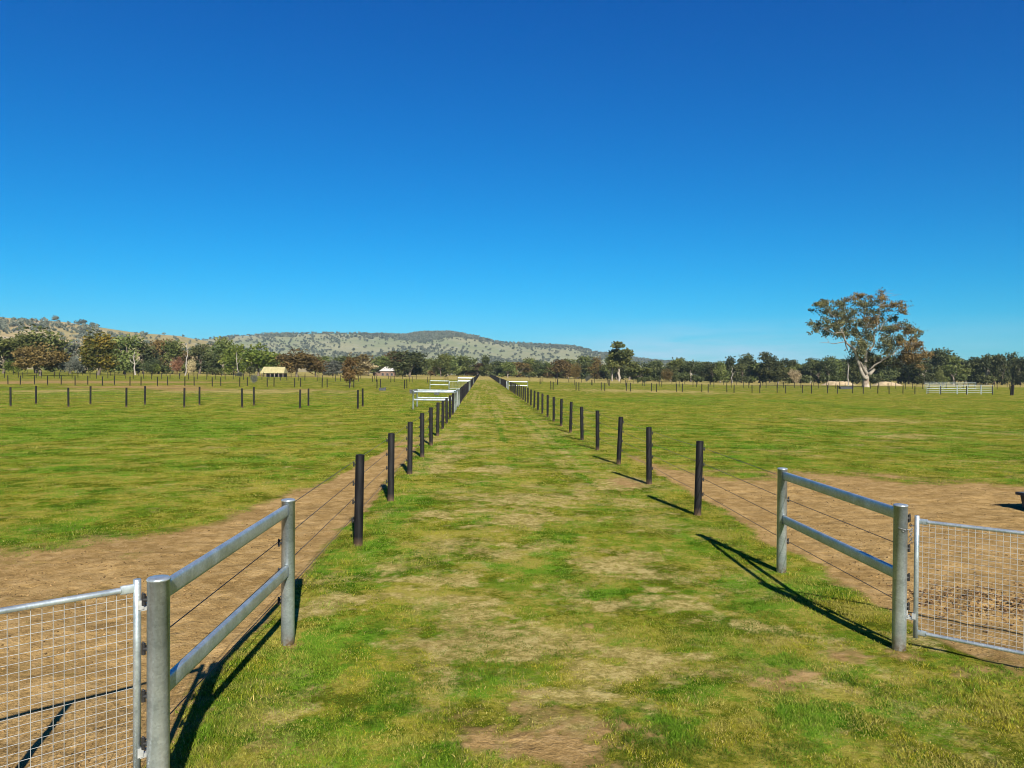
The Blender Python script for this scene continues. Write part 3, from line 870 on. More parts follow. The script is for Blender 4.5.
def proto(kind, leaf, bark, seed, nleaf=2400, size=.034):
    """unit-height tree: crown mesh + trunk mesh"""
    g = np.random.default_rng(seed)
    blobs = []
    if kind == 'belt':           # broad gum, foliage nearly to the ground
        for k in range(11):
            a = g.random() * 6.28; r = .30 * math.sqrt(g.random())
            z = .30 + .58 * g.random(); s = .10 + .12 * g.random()
            r *= 1.1 - .6 * max(0, z - .5) / .5
            blobs.append((r * math.cos(a), r * math.sin(a), z, s * 1.25, s * 1.25, s))
        for k in range(5):
            a = g.random() * 6.28
            blobs.append((.24 * math.cos(a), .24 * math.sin(a), .14 + .1 * g.random(), .16, .16, .13))
        base = .18
    elif kind == 'dome':
        blobs.append((0, 0, .57, .40, .40, .36))
        for k in range(9):
            a = g.random() * 6.28; r = .24 + .12 * g.random()
            blobs.append((r * math.cos(a), r * math.sin(a), .30 + .40 * g.random(), .17, .17, .16))
        base = .22
    elif kind == 'oval':
        blobs.append((0, 0, .54, .30, .30, .42))
        for k in range(10):
            a = g.random() * 6.28; z = .22 + .55 * g.random(); r = .22 * math.sin(math.pi * min(1, z * 1.02)) 
            blobs.append((r * math.cos(a), r * math.sin(a), z, .15, .15, .15))
        base = .2
    elif kind == 'open':         # sparse gum with separated clumps
        for k in range(9):
            a = g.random() * 6.28; z = .42 + .52 * g.random(); r = (.10 + .26 * g.random()) * (1.15 - z * .5)
            s = .075 + .06 * g.random()
            blobs.append((r * math.cos(a), r * math.sin(a), z, s * 1.3, s * 1.3, s))
        base = .35
    elif kind == 'bush':
        for k in range(8):
            a = g.random() * 6.28; r = .35 * math.sqrt(g.random())
            blobs.append((r * math.cos(a), r * math.sin(a), .3 + .4 * g.random(), .32, .32, .28))
        base = .1
    mb = MB()
    lean = (g.normal() * .02, g.normal() * .02)
    fork = (lean[0], lean[1], base + .1)
    limb(mb, (0, 0, -.03), fork, .030, .022, g, .03)
    tops = sorted(blobs, key=lambda b: -b[2])[:6]
    for b in tops: limb(mb, fork, (b[0], b[1], b[2]), .015, .004, g, .1)
    tr = mb.build('trunk', bark); COL.objects.unlink(tr)
    return crown_mesh('crown', blobs, nleaf, size, L[leaf], seed + 1), tr.data

PROTO = {}
def get(kind, leaf, bark, seed, **kw):
    key = (kind, leaf, bark, seed)
    if key not in PROTO: PROTO[key] = proto(kind, leaf, M[bark], seed, **kw)
    return PROTO[key]

def tree(px, Y, top, wpx, kind, leaf, bark, seed, name, label, cat='tree', group=None, base_sink=.15, widthof=.75, **kw):
    """px centre, Y distance, top = pixel row of the top, wpx = crown width in pixels"""
    x = xat(px, Y); z = zat(x, Y)
    H = max(.5, CAM_H + (hor(px) - top) / F * Y - z)
    W = wpx / F * Y
    cm, tm = get(kind, leaf, bark, seed, **kw)
    root = empty(name, (x, Y, z - base_sink), random.random() * 6.28)
    s = W / widthof
    root.scale = (s, s, H)
    tag(root, label, cat, group)
    link(bpy.data.objects.new('crown', cm), root)
    if kind != 'bush': link(bpy.data.objects.new('trunk', tm), root)
    return root

# belts ------------------------------------------------------------------
prof_x = [330, 360, 395, 420, 440, 460, 500, 560, 600, 640, 660, 690, 720, 760, 800, 830, 900, 950, 1000, 1060, 1200]
prof_y = [360, 357, 353, 356, 354, 357, 358, 358, 357, 361, 360, 358, 357, 355, 355, 354, 352, 349, 354, 353, 352]
lab_r = 'dark olive gum tree in the long dense belt beyond the right paddock'
lab_m = 'olive gum tree in the distant belt under the grey hill beyond the lane'
px = 385.0
i = 0
while px < 1130:
    right = px > 632
    leaf = (('dark', 'olive', 'dark', 'dark') if right else ('olive', 'brown', 'olive', 'dark'))[i % 4]
    Yb = (330 if right else 400) + random.uniform(-25, 25)
    top = float(np.interp(px, prof_x, prof_y)) + random.choice([0, 1.5, -3, 3, 5, -1, 7, 2])
    tree(px, Yb, top, random.uniform(15, 30), 'belt', leaf, 'white_bark' if i % 3 == 0 else 'bark', 100 + i % 6, 'gum_tree', lab_r if right else lab_m, 'tree', 'tree belt beyond the right paddock' if right else 'tree belt at the end of the lane')
    px += random.uniform(8, 11.5); i += 1
px = 380.0
while px < 1130:
    right = px > 632
    Yb = (385 if right else 450) + random.uniform(-15, 25)
    top = float(np.interp(px, prof_x, prof_y)) + random.uniform(3, 8)
    tree(px, Yb, top, random.uniform(22, 30), 'belt', 'dark' if i % 2 else 'olive', 'bark', 100 + i % 6, 'gum_tree', lab_r if right else lab_m, 'tree', 'tree belt beyond the right paddock' if right else 'tree belt at the end of the lane')
    px += random.uniform(12, 16); i += 1
# single trees -----------------------------------------------------------
T = tree
T(619, 300, 342, 36, 'open', 'olive', 'white_bark', 201, 'gum_tree', 'tall sparse gum with a white trunk rising above the belt, right of the lane', nleaf=1500, size=.036)
T(612, 303, 348, 22, 'open', 'olive', 'white_bark', 202, 'gum_tree', 'leafy gum pressed close to the left of the tall white trunked gum', nleaf=1300, size=.04)
T(37, 262, 324.5, 62, 'dome', 'olive', 'bark', 203, 'broad_tree', 'broad dark olive tree rising behind the rusty brown tree at far left', nleaf=3600, size=.03, widthof=.9)
T(40, 205, 342, 48, 'dome', 'brown', 'bark', 204, 'broad_tree', 'rusty brown domed tree, second tree from the left edge', nleaf=3600, size=.03, widthof=.9)
T(98, 225, 330, 38, 'oval', 'gold', 'bark', 205, 'round_tree', 'tall oval tree with gold tinged green crown, left of the white dead tree', nleaf=3600, size=.03, widthof=.68)
T(4, 250, 338, 40, 'belt', 'olive', 'bark', 206, 'gum_tree', 'olive gum cut by the left edge of the picture', nleaf=2500, size=.035)
T(12, 222, 358, 19, 'bush', 'green', 'bark', 207, 'round_bush', 'small round green bush at far left before the trees', 'bush', widthof=1.25)
T(70, 270, 343, 22, 'belt', 'grey', 'bark', 208, 'gum_tree', 'grey leaved tree between the rusty brown tree and the gold green tree')
T(74, 262, 356, 20, 'bush', 'grey', 'bark', 209, 'grey_bush', 'grey bush at the foot of the grey leaved tree', 'bush', widthof=1.25)
T(85, 268, 348, 18, 'belt', 'dark', 'bark', 210, 'gum_tree', 'dark tree half hidden behind the left side of the gold green tree')
T(124, 262, 337, 34, 'belt', 'olive', 'bark', 211, 'gum_tree', 'olive gum just right of the gold green tree, behind a white dead tree')
T(143, 270, 343, 26, 'belt', 'dark', 'bark', 212, 'gum_tree', 'dark gum right behind the first white dead tree')
T(150, 262, 358, 24, 'bush', 'dark', 'bark', 213, 'dark_bush', 'dark bush below the gums right of the first white dead tree', 'bush', widthof=1.25)
T(158, 285, 338, 24, 'belt', 'brown', 'bark', 214, 'gum_tree', 'brownish gum between the two white dead trees')
T(172, 285, 342, 26, 'belt', 'olive', 'bark', 215, 'gum_tree', 'olive gum standing behind the red brown bush')
T(176, 255, 356, 16, 'bush', 'red', 'bark', 216, 'red_bush', 'red brown bush left of the tall white dead trunk', 'bush', widthof=1.25)
T(193, 258, 358, 12, 'bush', 'tan', 'bark', 217, 'tan_bush', 'pale tan bush right of the tall white dead trunk', 'bush', widthof=1.25)
T(155, 262, 362, 12, 'bush', 'green', 'bark', 218, 'green_bush', 'small grey green bush left of the red brown bush', 'bush', widthof=1.25)
T(200, 290, 343, 30, 'belt', 'dark', 'bark', 219, 'gum_tree', 'dark gum right of the tall white dead trunk')
T(223, 270, 337, 26, 'belt', 'olive', 'white_bark', 220, 'gum_tree', 'tall olive gum with reddish top between the dead trunk and the yellow roofed shed')
T(234, 258, 343, 24, 'belt', 'green', 'bark', 221, 'gum_tree', 'brighter green gum left of the yellow roofed shed')
T(213, 262, 352, 20, 'belt', 'dark', 'bark', 222, 'gum_tree', 'short dark gum under the tall olive gum')
T(258, 240, 343, 38, 'dome', 'green', 'bark', 223, 'broad_tree', 'broad dark green tree directly left of the yellow roofed shed', nleaf=3000, size=.035, widthof=.9)
T(273, 300, 347, 26, 'belt', 'olive', 'bark', 224, 'gum_tree', 'olive tree behind the yellow roofed shed')
T(297, 232, 347.5, 36, 'dome', 'brown', 'bark', 225, 'broad_tree', 'brown olive domed tree right of the yellow roofed shed', nleaf=3000, size=.035, widthof=.9)
T(316, 240, 354, 24, 'dome', 'brown', 'bark', 226, 'broad_tree', 'smaller brown domed tree leaning against the bigger domed one right of the shed', nleaf=2500, size=.035, widthof=.9)
T(333, 285, 358, 20, 'belt', 'grey', 'bark', 227, 'gum_tree', 'low greyish tree between the brown domes and the thin brown paddock tree')
T(350, 118, 353, 17, 'oval', 'brown', 'bark', 228, 'paddock_tree', 'thin brown tree standing alone in the left paddock among fence posts', nleaf=900, size=.045, widthof=.68)
T(368, 320, 360, 22, 'belt', 'tan', 'bark', 229, 'gum_tree', 'faded brownish tree left of the white roofed house')
T(410, 300, 352, 40, 'belt', 'dark', 'bark', 230, 'gum_tree', 'large dark tree just right of the white roofed house')
T(441, 330, 353, 20, 'belt', 'olive', 'bark', 231, 'gum_tree', 'olive tree between the dark house tree and the lane')
T(253.5, 128, 373, 10, 'bush', 'grey', 'bark', 232, 'silver_bush', 'small silver grey bush among the posts below the yellow roofed shed', 'bush', widthof=1.25)
T(240, 205, 371, 9, 'bush', 'grey', 'bark', 232, 'silver_bush', 'silver grey bush left of the shed under the green trees', 'bush', widthof=1.25)
T(639, 240, 376.4, 5, 'bush', 'dark', 'bark', 233, 'low_shrub', 'tiny dark shrub in the right paddock under the belt, left of two', 'bush', widthof=1.25)
T(644.5, 240, 376.6, 4, 'bush', 'dark', 'bark', 233, 'low_shrub', 'tiny dark shrub in the right paddock under the belt, right of two', 'bush', widthof=1.25)
T(588, 262, 374, 7, 'bush', 'grey', 'bark', 233, 'low_shrub', 'small greyish shrub under the belt left of the tall white trunked gum', 'bush', widthof=1.25)
T(576, 262, 362, 12, 'bush', 'brown', 'bark', 234, 'brown_bush', 'brown bush before the belt right of the lane', 'bush', widthof=1.25)
T(667, 285, 368, 14, 'bush', 'brown', 'bark', 234, 'brown_bush', 'brown bush under the start of the right belt', 'bush', widthof=1.25)
T(793, 285, 368, 16, 'bush', 'tan', 'bark', 217, 'tan_bush', 'faded tan bush before the belt left of the big gum', 'bush', widthof=1.25)
T(941, 280, 367, 14, 'bush', 'olive', 'bark', 239, 'olive_bush', 'olive bush before the belt above the stockyard panels', 'bush', widthof=1.25)
for k, (p, w) in enumerate(((52, 26), (110, 24), (186, 24), (208, 22), (244, 24), (285, 30), (325, 30), (345, 26), (360, 26), (130, 24))):
    T(p, 320, 350 + random.uniform(0, 6), w, 'belt', ('olive', 'dark', 'brown')[k % 3], 'bark', 100 + k % 6, 'gum_tree', 'olive tree in the rear rank of the left tree group, half hidden', 'tree', 'rear rank of the left trees')

def dead_tree(px, Y, top, base_r, arms, label, seed):
    x = xat(px, Y); z = zat(x, Y); H = CAM_H + (hor(px) - top) / F * Y - z
    g = np.random.default_rng(seed)
    root = empty('dead_tree', (x, Y, z)); tag(root, label, 'dead tree')
    mb = MB(); pts = limb(mb, (0, 0, -.2), (g.normal() * .3, 0, H), base_r * .62, base_r * .15, g, .03, 7, 8); mb.build('trunk', M['dead_wood'], root)
    for (t, dx, dz, r) in arms:
        mb = MB(); p = pts[int(t * 6)]
        limb(mb, p, p + Vector((dx, g.normal() * .4, dz)), r * .65, r * .2, g, .1, 5, 6); mb.build('branch', M['dead_wood'], root)
dead_tree(135.5, 238, 352, .42, [(.5, -1.6, 2.6, .16), (.5, 1.8, 2.4, .16), (.8, -.8, 1.4, .1), (.7, 1.0, 1.7, .1)], 'white forked dead tree right of the gold green tree', 5)
dead_tree(185, 236, 344, .36, [(.4, 1.2, 1.6, .10), (.6, -1.0, 1.5, .1), (.85, .5, 1.0, .07)], 'tall straight white dead trunk right of the red brown bush', 6)
dead_tree(238.5, 250, 352, .25, [(.5, 1.4, 2.0, .1), (.7, .8, 1.6, .08)], 'slim pale leaning dead trunk left of the broad green tree', 8)
dead_tree(732, 300, 366, .3, [(.6, -.9, 1.2, .1), (.6, 1.0, 1.3, .1)], 'short pale dead trunk before the belt, midway to the big gum', 9)
dead_tree(848.5, 236, 360, .35, [(.8, .5, 1.5, .1)], 'pale bare trunk just left of the big gum', 10)

# the big gum ---------------------------------------------------------------
M['gum_trunk'] = simple('weathered_gum_trunk', (.15, .11, .08), (.33, .28, .23), .7, .85, 0, .4, .08)
M['gum_limb'] = simple('grey_gum_limb', (.09, .075, .06), (.26, .23, .19), .8, .8)
def big_gum():
    Y = 205.0; px0, py0 = 866.0, 387.5
    x0 = xat(px0, Y); z0 = zat(x0, Y); k = Y / F
    root = empty('big_gum_tree', (x0, Y, z0)); tag(root, 'huge spreading gum tree with pale trunk, alone in the right paddock', 'tree')
    g = np.random.default_rng(77)
    def P(px, py, d=0.0): return Vector(((px - px0) * k, d, (py0 - py) * k))
    mb = MB()
    limb(mb, P(866, 389), P(866, 376), .84, .76, g, .01, 5, 12); mb.tube([P(866, 376), P(866, 373.5), P(866.3, 371)], [.76, .62, .35], 12)
    mb.tube([P(866, 389.2), P(866, 385.5), P(866, 383)], [1.1, .84, .80], 12)
    mb.build('trunk', M['gum_trunk'], root)
    mb = MB()
    dmb = MB()
    main = [((866, 379), (850, 350), -2, .66, .36), ((850, 350), (836, 333), -3, .38, .25), ((836, 333), (829, 318), -3, .25, .12), ((829, 318), (817, 306), -3, .12, .05), ((836, 333), (815, 330), -4, .16, .05),
            ((850, 350), (845, 322), 2, .25, .12), ((845, 322), (843, 303), 3, .12, .04), ((845, 322), (856, 312), 1, .10, .03),
            ((866, 379), (869, 350), 1, .74, .46), ((869, 350), (866, 335), 3, .5, .3), ((866, 335), (858, 318), 4, .28, .12), ((858, 318), (860, 297), 4, .12, .04),
            ((869, 350), (875, 330), 0, .42, .25), ((875, 330), (878, 305), -1, .24, .08), ((878, 305), (880, 296), -1, .08, .03), ((875, 330), (892, 310), -3, .18, .05), ((875, 330), (905, 328), 2, .16, .05), ((905, 328), (919, 332), 2, .06, .02),
            ((868, 369), (884, 355), -4, .34, .24), ((884, 355), (898, 345), -5, .26, .12), ((898, 345), (910, 352), -5, .12, .05), ((884, 355), (886, 338), -2, .18, .06),
            ((867, 374), (887, 361), 4, .38, .28), ((887, 361), (902, 364.5), 4, .28, .18), ((902, 364.5), (915, 363), 4, .16, .05)]
    for a, b, d, r0, r1 in main:
        da = d * (.35 if a[1] > 360 else .9)
        limb(mb, P(a[0], a[1], da), P(b[0], b[1], d), r0 * (.9 if r0 > .35 else .65), r1 * (.85 if r1 > .3 else .62), g, .07, 6, 7)
    limb(mb, P(865, 374, -1), P(857, 362, -1.5), .5, .22, g, .03, 4, 8); limb(mb, P(868, 374, -1), P(872, 369, -1.5), .5, .3, g, .03, 3, 8)
    limb(mb, P(838, 342, -3), P(812, 343.5, -3), .14, .03, g, .04, 5, 5); limb(mb, P(822, 342.5, -3), P(815, 337, -3), .06, .02, g, .04, 4, 5)
    for _ in range(240):                                   # fine twigs
        a = main[g.integers(2, len(main))]
        b = a[1]; s = P(b[0], b[1], a[2])
        limb(mb, s, s + Vector((g.normal() * 2.0, g.normal() * 2.0, abs(g.normal()) * .9 + .1)), .05, .012, g, .1, 4, 4)
    mb.build('branches', M['gum_limb'], root)
    # leaf clumps: px, py, rx, ry (px), depth m, colour
    cl = [(811, 305, 7, 3.5, -3, 'o'), (817, 302, 6, 3, -2, 'o'), (920, 330, 6, 3.5, 1, 'o'), (915, 358, 9, 5, -4, 'b'), (906, 362, 9, 4, -3, 'b'), (815, 306, 9, 4, -3, 'o'), (822, 312, 6, 4, -2, 'o'), (809, 322, 7, 5, -4, 'o'), (816, 328, 8, 5, -3, 'o'), (831, 322, 8, 5, -2, 'o'), (840, 313, 8, 5, 3, 'o'), (846, 304, 8, 5, 2, 'o'),
          (838, 302, 5, 3, 1, 'o'), (858, 296, 9, 5, 4, 'b'), (868, 293.5, 8, 3.5, 2, 'b'), (879, 297, 9, 5.5, -1, 'b'), (892, 305, 9, 5.5, -3, 'b'), (897, 311, 6, 4, -3, 'b'), (860, 303, 8, 4, 0, 'o'),
          (851, 314, 8, 5, 1, 'o'), (862, 319, 9, 5, -3, 'b'), (866, 322, 6, 4, -4, 'b'), (843, 325, 7, 5, 4, 'o'), (838, 333, 8, 5, 0, 'o'), (850, 333, 8, 6, 2, 'o'), (859, 332, 6, 5, 3, 'o'),
          (889, 328, 9, 4, 0, 'o'), (900, 329, 11, 5, 2, 'b'), (912, 330, 8, 5, 1, 'o'), (917, 337, 5, 3, 1, 'o'), (884, 340, 9, 5, -4, 'o'), (880, 348, 11, 7, -4, 'o'), (893, 346, 10, 6, -5, 'b'), (905, 348, 9, 6, -5, 'b'),
          (905, 357, 12, 6, -5, 'b'), (917, 356, 8, 5, -4, 'b'), (896, 356, 8, 5, -3, 'b'), (855, 350, 7, 7, -3, 'o'), (862, 347, 6, 6, 2, 'o'), (857, 359, 6, 6, 2, 'd'), (868, 362, 8, 6, 3, 'd'), (879, 363, 8, 5, 3, 'd'),
          (874, 354, 6, 5, 3, 'd'), (887, 318, 6, 4, 2, 'o'), (874, 311, 7, 4, 3, 'o'), (806, 330, 4, 2, -3, 'o'), (803, 334, 3, 1.5, -3, 'o'), (826, 331, 7, 4, 1, 'o'), (923, 334, 3, 2, 1, 'o'), (886, 309, 6, 3, 2, 'o'), (870, 340, 6, 4, 1, 'o'), (893, 364, 10, 4, 5, 'd')]
    for (px, py, rx, ry, d) in [(828, 315, 20, 11, 0), (850, 310, 26, 14, 0), (878, 308, 20, 11, 0), (845, 328, 16, 9, 0), (900, 333, 20, 8, 0), (888, 346, 18, 12, 0), (862, 342, 16, 14, 0), (905, 354, 16, 9, 0), (868, 358, 20, 8, 1)]:
        cl += [(px, py, rx, ry * .8, d, 'f')]
    cl += [(890, 303, 7, 4, 3, 'b'), (896, 316, 6, 4, 1, 'o'), (872, 330, 8, 5, 2, 'o'), (858, 325, 8, 4, 0, 'o'), (882, 322, 8, 4, 4, 'o'), (875, 302, 7, 4, 3, 'o'), (914, 342, 7, 4, 0, 'b'), (852, 340, 7, 5, -2, 'o')]
    for nm, key, leaf, nl in (('f', 'f', 'gumolive', 5000), ('o', 'o', 'gumolive', 15000), ('b', 'b', 'gumbrown', 9000), ('d', 'd', 'dark', 2600)):
        bl = []
        for (px, py, rx, ry, d, c) in cl:
            ry = ry * (1.4 if py > 312 else 1.0)
            if c != key: continue
            p = P(px, py, d)
            for _ in range(6):
                q = (g.normal() * rx * .42, g.normal() * rx * .7, g.normal() * ry * .38)
                bl.append((p.x + q[0] * k, p.y + q[1] * k, p.z + q[2] * k, rx * k * .55, rx * k * .6, ry * k * .6))
        link(bpy.data.objects.new('foliage', crown_mesh('foliage', bl, nl, .235, L[leaf], 300 + len(bl), .8, .7)), root)
L['gumolive'] = leafmat('gum_olive_leaves', [(.055, .062, .028), (.100, .102, .040), (.165, .148, .055)], .2)
L['gumbrown'] = leafmat('gum_brown_leaves', [(.080, .059, .024), (.145, .100, .034), (.22, .145, .045)], .2)
big_gum()

# ------------------------------------------------------------------ sheds, house, earth heaps
M['yellow_roof'] = simple('pale_yellow_roofing', (.25, .225, .11), (.33, .295, .15), 1.5, .6)
M['white_roof'] = simple('pale_metal_roofing', (.34, .33, .31), (.42, .41, .39), 1.2, .5)
M['shed_wall'] = simple('weathered_shed_wall', (.16, .12, .10), (.28, .22, .18), 1.0, .85)
M['house_wall'] = simple('brown_brick_wall', (.10, .065, .05), (.17, .11, .08), 2.0, .85)
M['glass'] = simple('dark_window_glass', (.02, .025, .03), (.04, .045, .05), 1, .1)
M['sand'] = simple('pale_sandy_earth', (.23, .175, .10), (.33, .26, .165), .8, .95, 0, .6, .2)

def shed():
    Y = 222; x = xat(274.5, Y); z = zat(x, Y); w = 23 / F * Y; d = 5.0; h = 1.3; rh = 1.7
    root = empty('hay_shed', (x, Y, z - .1)); tag(root, 'low open shed with a pale yellow corrugated roof, among trees at left', 'shed')
    mb = MB()
    mb.add([(-w / 2, -d / 2, h), (w / 2, -d / 2, h), (w / 2 - .3, 0, h + rh), (-w / 2 + .3, 0, h + rh), (-w / 2, d / 2, h), (w / 2, d / 2, h),
            (-w / 2, -d / 2, h - .12), (w / 2, -d / 2, h - .12), (w / 2, d / 2, h - .12), (-w / 2, d / 2, h - .12)],
           [(0, 1, 2, 3), (3, 2, 5, 4), (1, 5, 2), (4, 0, 3), (6, 7, 1, 0), (7, 8, 5, 1), (8, 9, 4, 5), (9, 6, 0, 4), (9, 8, 7, 6)])
    for k in range(24):
        t = -w / 2 + .35 + (w - .7) * k / 23
        mb.box(t, -d / 4 - .02, h + rh / 2 + .035, .08, .05, .05)
    mb.build('roof', M['yellow_roof'], root)
    mb = MB(); mb.box(0, d / 2 - .25, h / 2 - .3, w - .8, .15, h + .3); mb.build('wall', M['shed_wall'], root)
    for k in range(6):
        mb = MB(); mb.box(-w / 2 + .35 + (w - .7) * k / 5, -d / 2 + .3, h / 2 - .36, .16, .16, h + .45); mb.build('post', M['shed_wall'], root)
shed()

def house():
    Y = 330; x = xat(388, Y); z = zat(x, Y)
    root = empty('farm_house', (x, Y, z - .9)); tag(root, 'small brown farmhouse with a white hipped roof beyond the left paddock', 'house')
    w, d, h = 6.0, 5.4, 2.9
    mb = MB(); mb.box(0, 0, h / 2, w, d, h); mb.box(-w / 2 - 1.6, .4, h / 2 - .35, 3.1, d - 1.4, h - .7); mb.build('wall', M['house_wall'], root)
    mb = MB()
    e = .5
    mb.add([(-w / 2 - e, -d / 2 - e, h), (w / 2 + e, -d / 2 - e, h), (w / 2 + e, d / 2 + e, h), (-w / 2 - e, d / 2 + e, h), (-1.2, 0, h + 1.9), (1.2, 0, h + 1.9)],
           [(0, 1, 5, 4), (1, 2, 5), (2, 3, 4, 5), (3, 0, 4), (3, 2, 1, 0)])
    mb.build('roof', M['white_roof'], root)
    mb = MB()
    mb.add([(-w / 2 - 3.5, -2.3, h - .68), (-w / 2 - .52, -2.3, h - .3), (-w / 2 - .52, 2.9, h - .3), (-w / 2 - 3.5, 2.9, h - .68),
            (-w / 2 - 3.5, -2.3, h - .8), (-w / 2 - .52, -2.3, h - .42), (-w / 2 - .52, 2.9, h - .42), (-w / 2 - 3.5, 2.9, h - .8)],
           [(0, 1, 2, 3), (7, 6, 5, 4), (0, 4, 5, 1), (1, 5, 6, 2), (2, 6, 7, 3), (3, 7, 4, 0)])
    mb.build('wing_roof', M['shed_wall'], root)
    for wx in (-1.9, 0.1, 1.9):
        mb = MB(); mb.box(wx, -d / 2 - .03, 1.5, 1.1, .08, 1.2); f = mb.build('window', M['shed_wall'], root)
        mb = MB(); mb.box(wx, -d / 2 - .075, 1.5, .95, .04, 1.05); mb.build('pane', M['glass'], f)
house()

def heap(p0, p1, Y, h, label, seed):
    xa, xb = xat(p0, Y), xat(p1, Y); cx = (xa + xb) / 2; a = (xb - xa) / 2; b = min(4.0, a * .6)
    u = np.linspace(-1.05, 1.05, 60); v = np.linspace(-1.05, 1.05, 24)
    U, W = np.meshgrid(u, v)
    rr = np.sqrt(U ** 2 + W ** 2)
    Z = h * sstep(1.0, .35, rr + .25 * (fbm(U * 3 + seed, W * 3, seed, 3) - .5)) * (.6 + .8 * fbm(U * 4, W * 3 + seed, seed + 2, 3)) - .1
    X = cx + U * a; Yy = Y + W * b
    V = np.stack([X.ravel() - cx, Yy.ravel() - Y, Z.ravel()], 1)
    i, j = np.meshgrid(np.arange(59), np.arange(23)); q = (j * 60 + i).ravel()
    me = np_mesh('earth_heap', V, np.stack([q, q + 1, q + 61, q + 60], 1).ravel(), np.arange(len(q)) * 4, np.full(len(q), 4), M['sand'], None, True)
    o = link(bpy.data.objects.new('earth_heap', me)); o.location = (cx, Y, zat(cx, Y)); tag(o, label, 'earth heap')
heap(820, 858, 255, 1.35, 'long pale sandy earth heap behind and left of the big gum', 3)
heap(870, 904, 255, 1.15, 'long pale sandy earth heap behind and right of the big gum', 9)

# ------------------------------------------------------------------ hills
def hillmat(name, tan, green, rock):
    m, nt, b = nmat(name)
    v = objvec(nt)
    c = mix(nt, ramp(nt, noise(nt, v, .006, 5, .6), [(.38, 0), (.62, 1)]), tan, green)
    c = mix(nt, ramp(nt, noise(nt, v, .03, 4, .7), [(.55, 0), (.72, .8)]), c, rock)
    c = mix(nt, ramp(nt, noise(nt, v, .09, 3, .7), [(.56, 0), (.72, .75)]), c, tuple(x * .35 for x in green))
    nt.links.new(c, b.inputs['Base Color']); b.inputs['Roughness'].default_value = .95; b.inputs['Specular IOR Level'].default_value = .05
    bump(nt, noise(nt, v, .03, 5, .7), .6, 6, b)
    return m

def hill(name, prof, Yr, Y0, Y1, mat, seed, amp):
    pxs = np.array([p[0] for p in prof], float); pys = np.array([p[1] for p in prof], float)
    xs = np.array([xat(p, Yr) for p in pxs]); hs = CAM_H + (375.9 + (pxs - 512) * math.tan(ROLL) - pys) / F * Yr
    X1 = np.linspace(xs[0], xs[-1], 170); Yl = np.linspace(Y0, Y1, 70)
    X, Y = np.meshgrid(X1, Yl)
    def hz(X, Y):
        t = np.clip((Y - Y0) / (Yr - Y0), 0, 1); back = np.clip((Y - Yr) / (Y1 - Yr), 0, 1)
        sx = X * Yr / np.maximum(Y, 1) * .6 + X * .4
        sh = t ** 1.25 * (1 - back ** 1.5)
        rid = np.interp(sx, xs, hs)
        nz = (fbm(X / 260, Y / 330, seed, 4) - .5) * amp * 4 * t * (1 - t) + (fbm(X / 60, Y / 60, seed + 3, 3) - .5) * amp * .25 * sh
        gul = -np.abs(fbm(X / 170, Y / 900, seed + 6, 3) - .5) * amp * 2.2 * (4 * t * (1 - t)) ** 1.0
        return np.maximum(rid, 2) * sh + nz + gul - 1 + 4 * t
    Z = hz(X, Y)
    nx, ny = len(X1), len(Yl)
    V = np.stack([X.ravel(), Y.ravel(), Z.ravel()], 1)
    i, j = np.meshgrid(np.arange(nx - 1), np.arange(ny - 1)); q = (j * nx + i).ravel()
    me = np_mesh(name, V, np.stack([q, q + 1, q + 1 + nx, q + nx], 1).ravel(), np.arange(len(q)) * 4, np.full(len(q), 4), mat, None, True)
    o = link(bpy.data.objects.new(name, me)); o['kind'] = 'structure'
    return hz, xs, hs

MC = hillmat('grey_green_hillside', (.235, .22, .132), (.165, .182, .098), (.25, .24, .205))
ML = hillmat('tan_hillside', (.31, .235, .125), (.22, .19, .085), (.32, .29, .25))
hz_c, _, _ = hill('hill', [(-160, 345), (-60, 343), (100, 341), (200, 341), (240, 337.5), (270, 336), (330, 334.5), (400, 337), (420, 334.5), (450, 334), (475, 338), (500, 344), (540, 346), (575, 348), (600, 354), (640, 360.5), (690, 364.5), (760, 369), (820, 376)],
     2350, 1150, 3300, MC, 400, 16)
hz_l, _, _ = hill('hill', [(-330, 303), (-150, 303), (-40, 315), (0, 320.5), (20, 323), (60, 325), (90, 329), (130, 335), (180, 338.5), (205, 343), (240, 351), (280, 361), (340, 374)],
     1150, 560, 1700, ML, 430, 12)

def hill_trees(name, hz, dens, xr, yr, n, size, label, seed, mind):
    g = np.random.default_rng(seed)
    Yc = g.uniform(yr[0], yr[1], n * 8); Xc = g.uniform(xr[0], xr[1], n * 8) * Yc
    k = g.random(n * 8) < dens(Xc, Yc)
    Xc, Yc = Xc[k][:n], Yc[k][:n]
    Zc = hz(Xc, Yc); m = len(Xc)
    S = size * (.6 + .8 * g.random(m))
    per = 26
    d = g.normal(size=(m, per, 3)); d /= np.linalg.norm(d, axis=2)[..., None]
    C = d * (g.random((m, per, 1)) ** .5) * (S[:, None, None] * np.array([.55, .55, .42])) + np.stack([Xc, Yc, Zc + S * .5], 1)[:, None, :]
    C = C.reshape(-1, 3); q = len(C); SS = np.repeat(S, per) * .24
    u = g.normal(size=(q, 3)); u /= np.linalg.norm(u, axis=1)[:, None]
    w = g.normal(size=(q, 3)); w -= u * (u * w).sum(1)[:, None]; w /= np.linalg.norm(w, axis=1)[:, None]
    u *= SS[:, None]; w *= SS[:, None] * .8
    V = np.stack([C - u, C + w, C + u, C - w], 1).reshape(-1, 3)
    Lp, st, to = quads(q)
    col = np.ones((q, 4, 4)); col[:, :, 0] = np.repeat(g.random(m), per)[:, None]
    me = np_mesh(name, V, Lp, st, to, L['hill'], {'leaf': col.reshape(-1, 4)})
    tag(link(bpy.data.objects.new(name, me)), label, 'woodland', None, 'stuff')

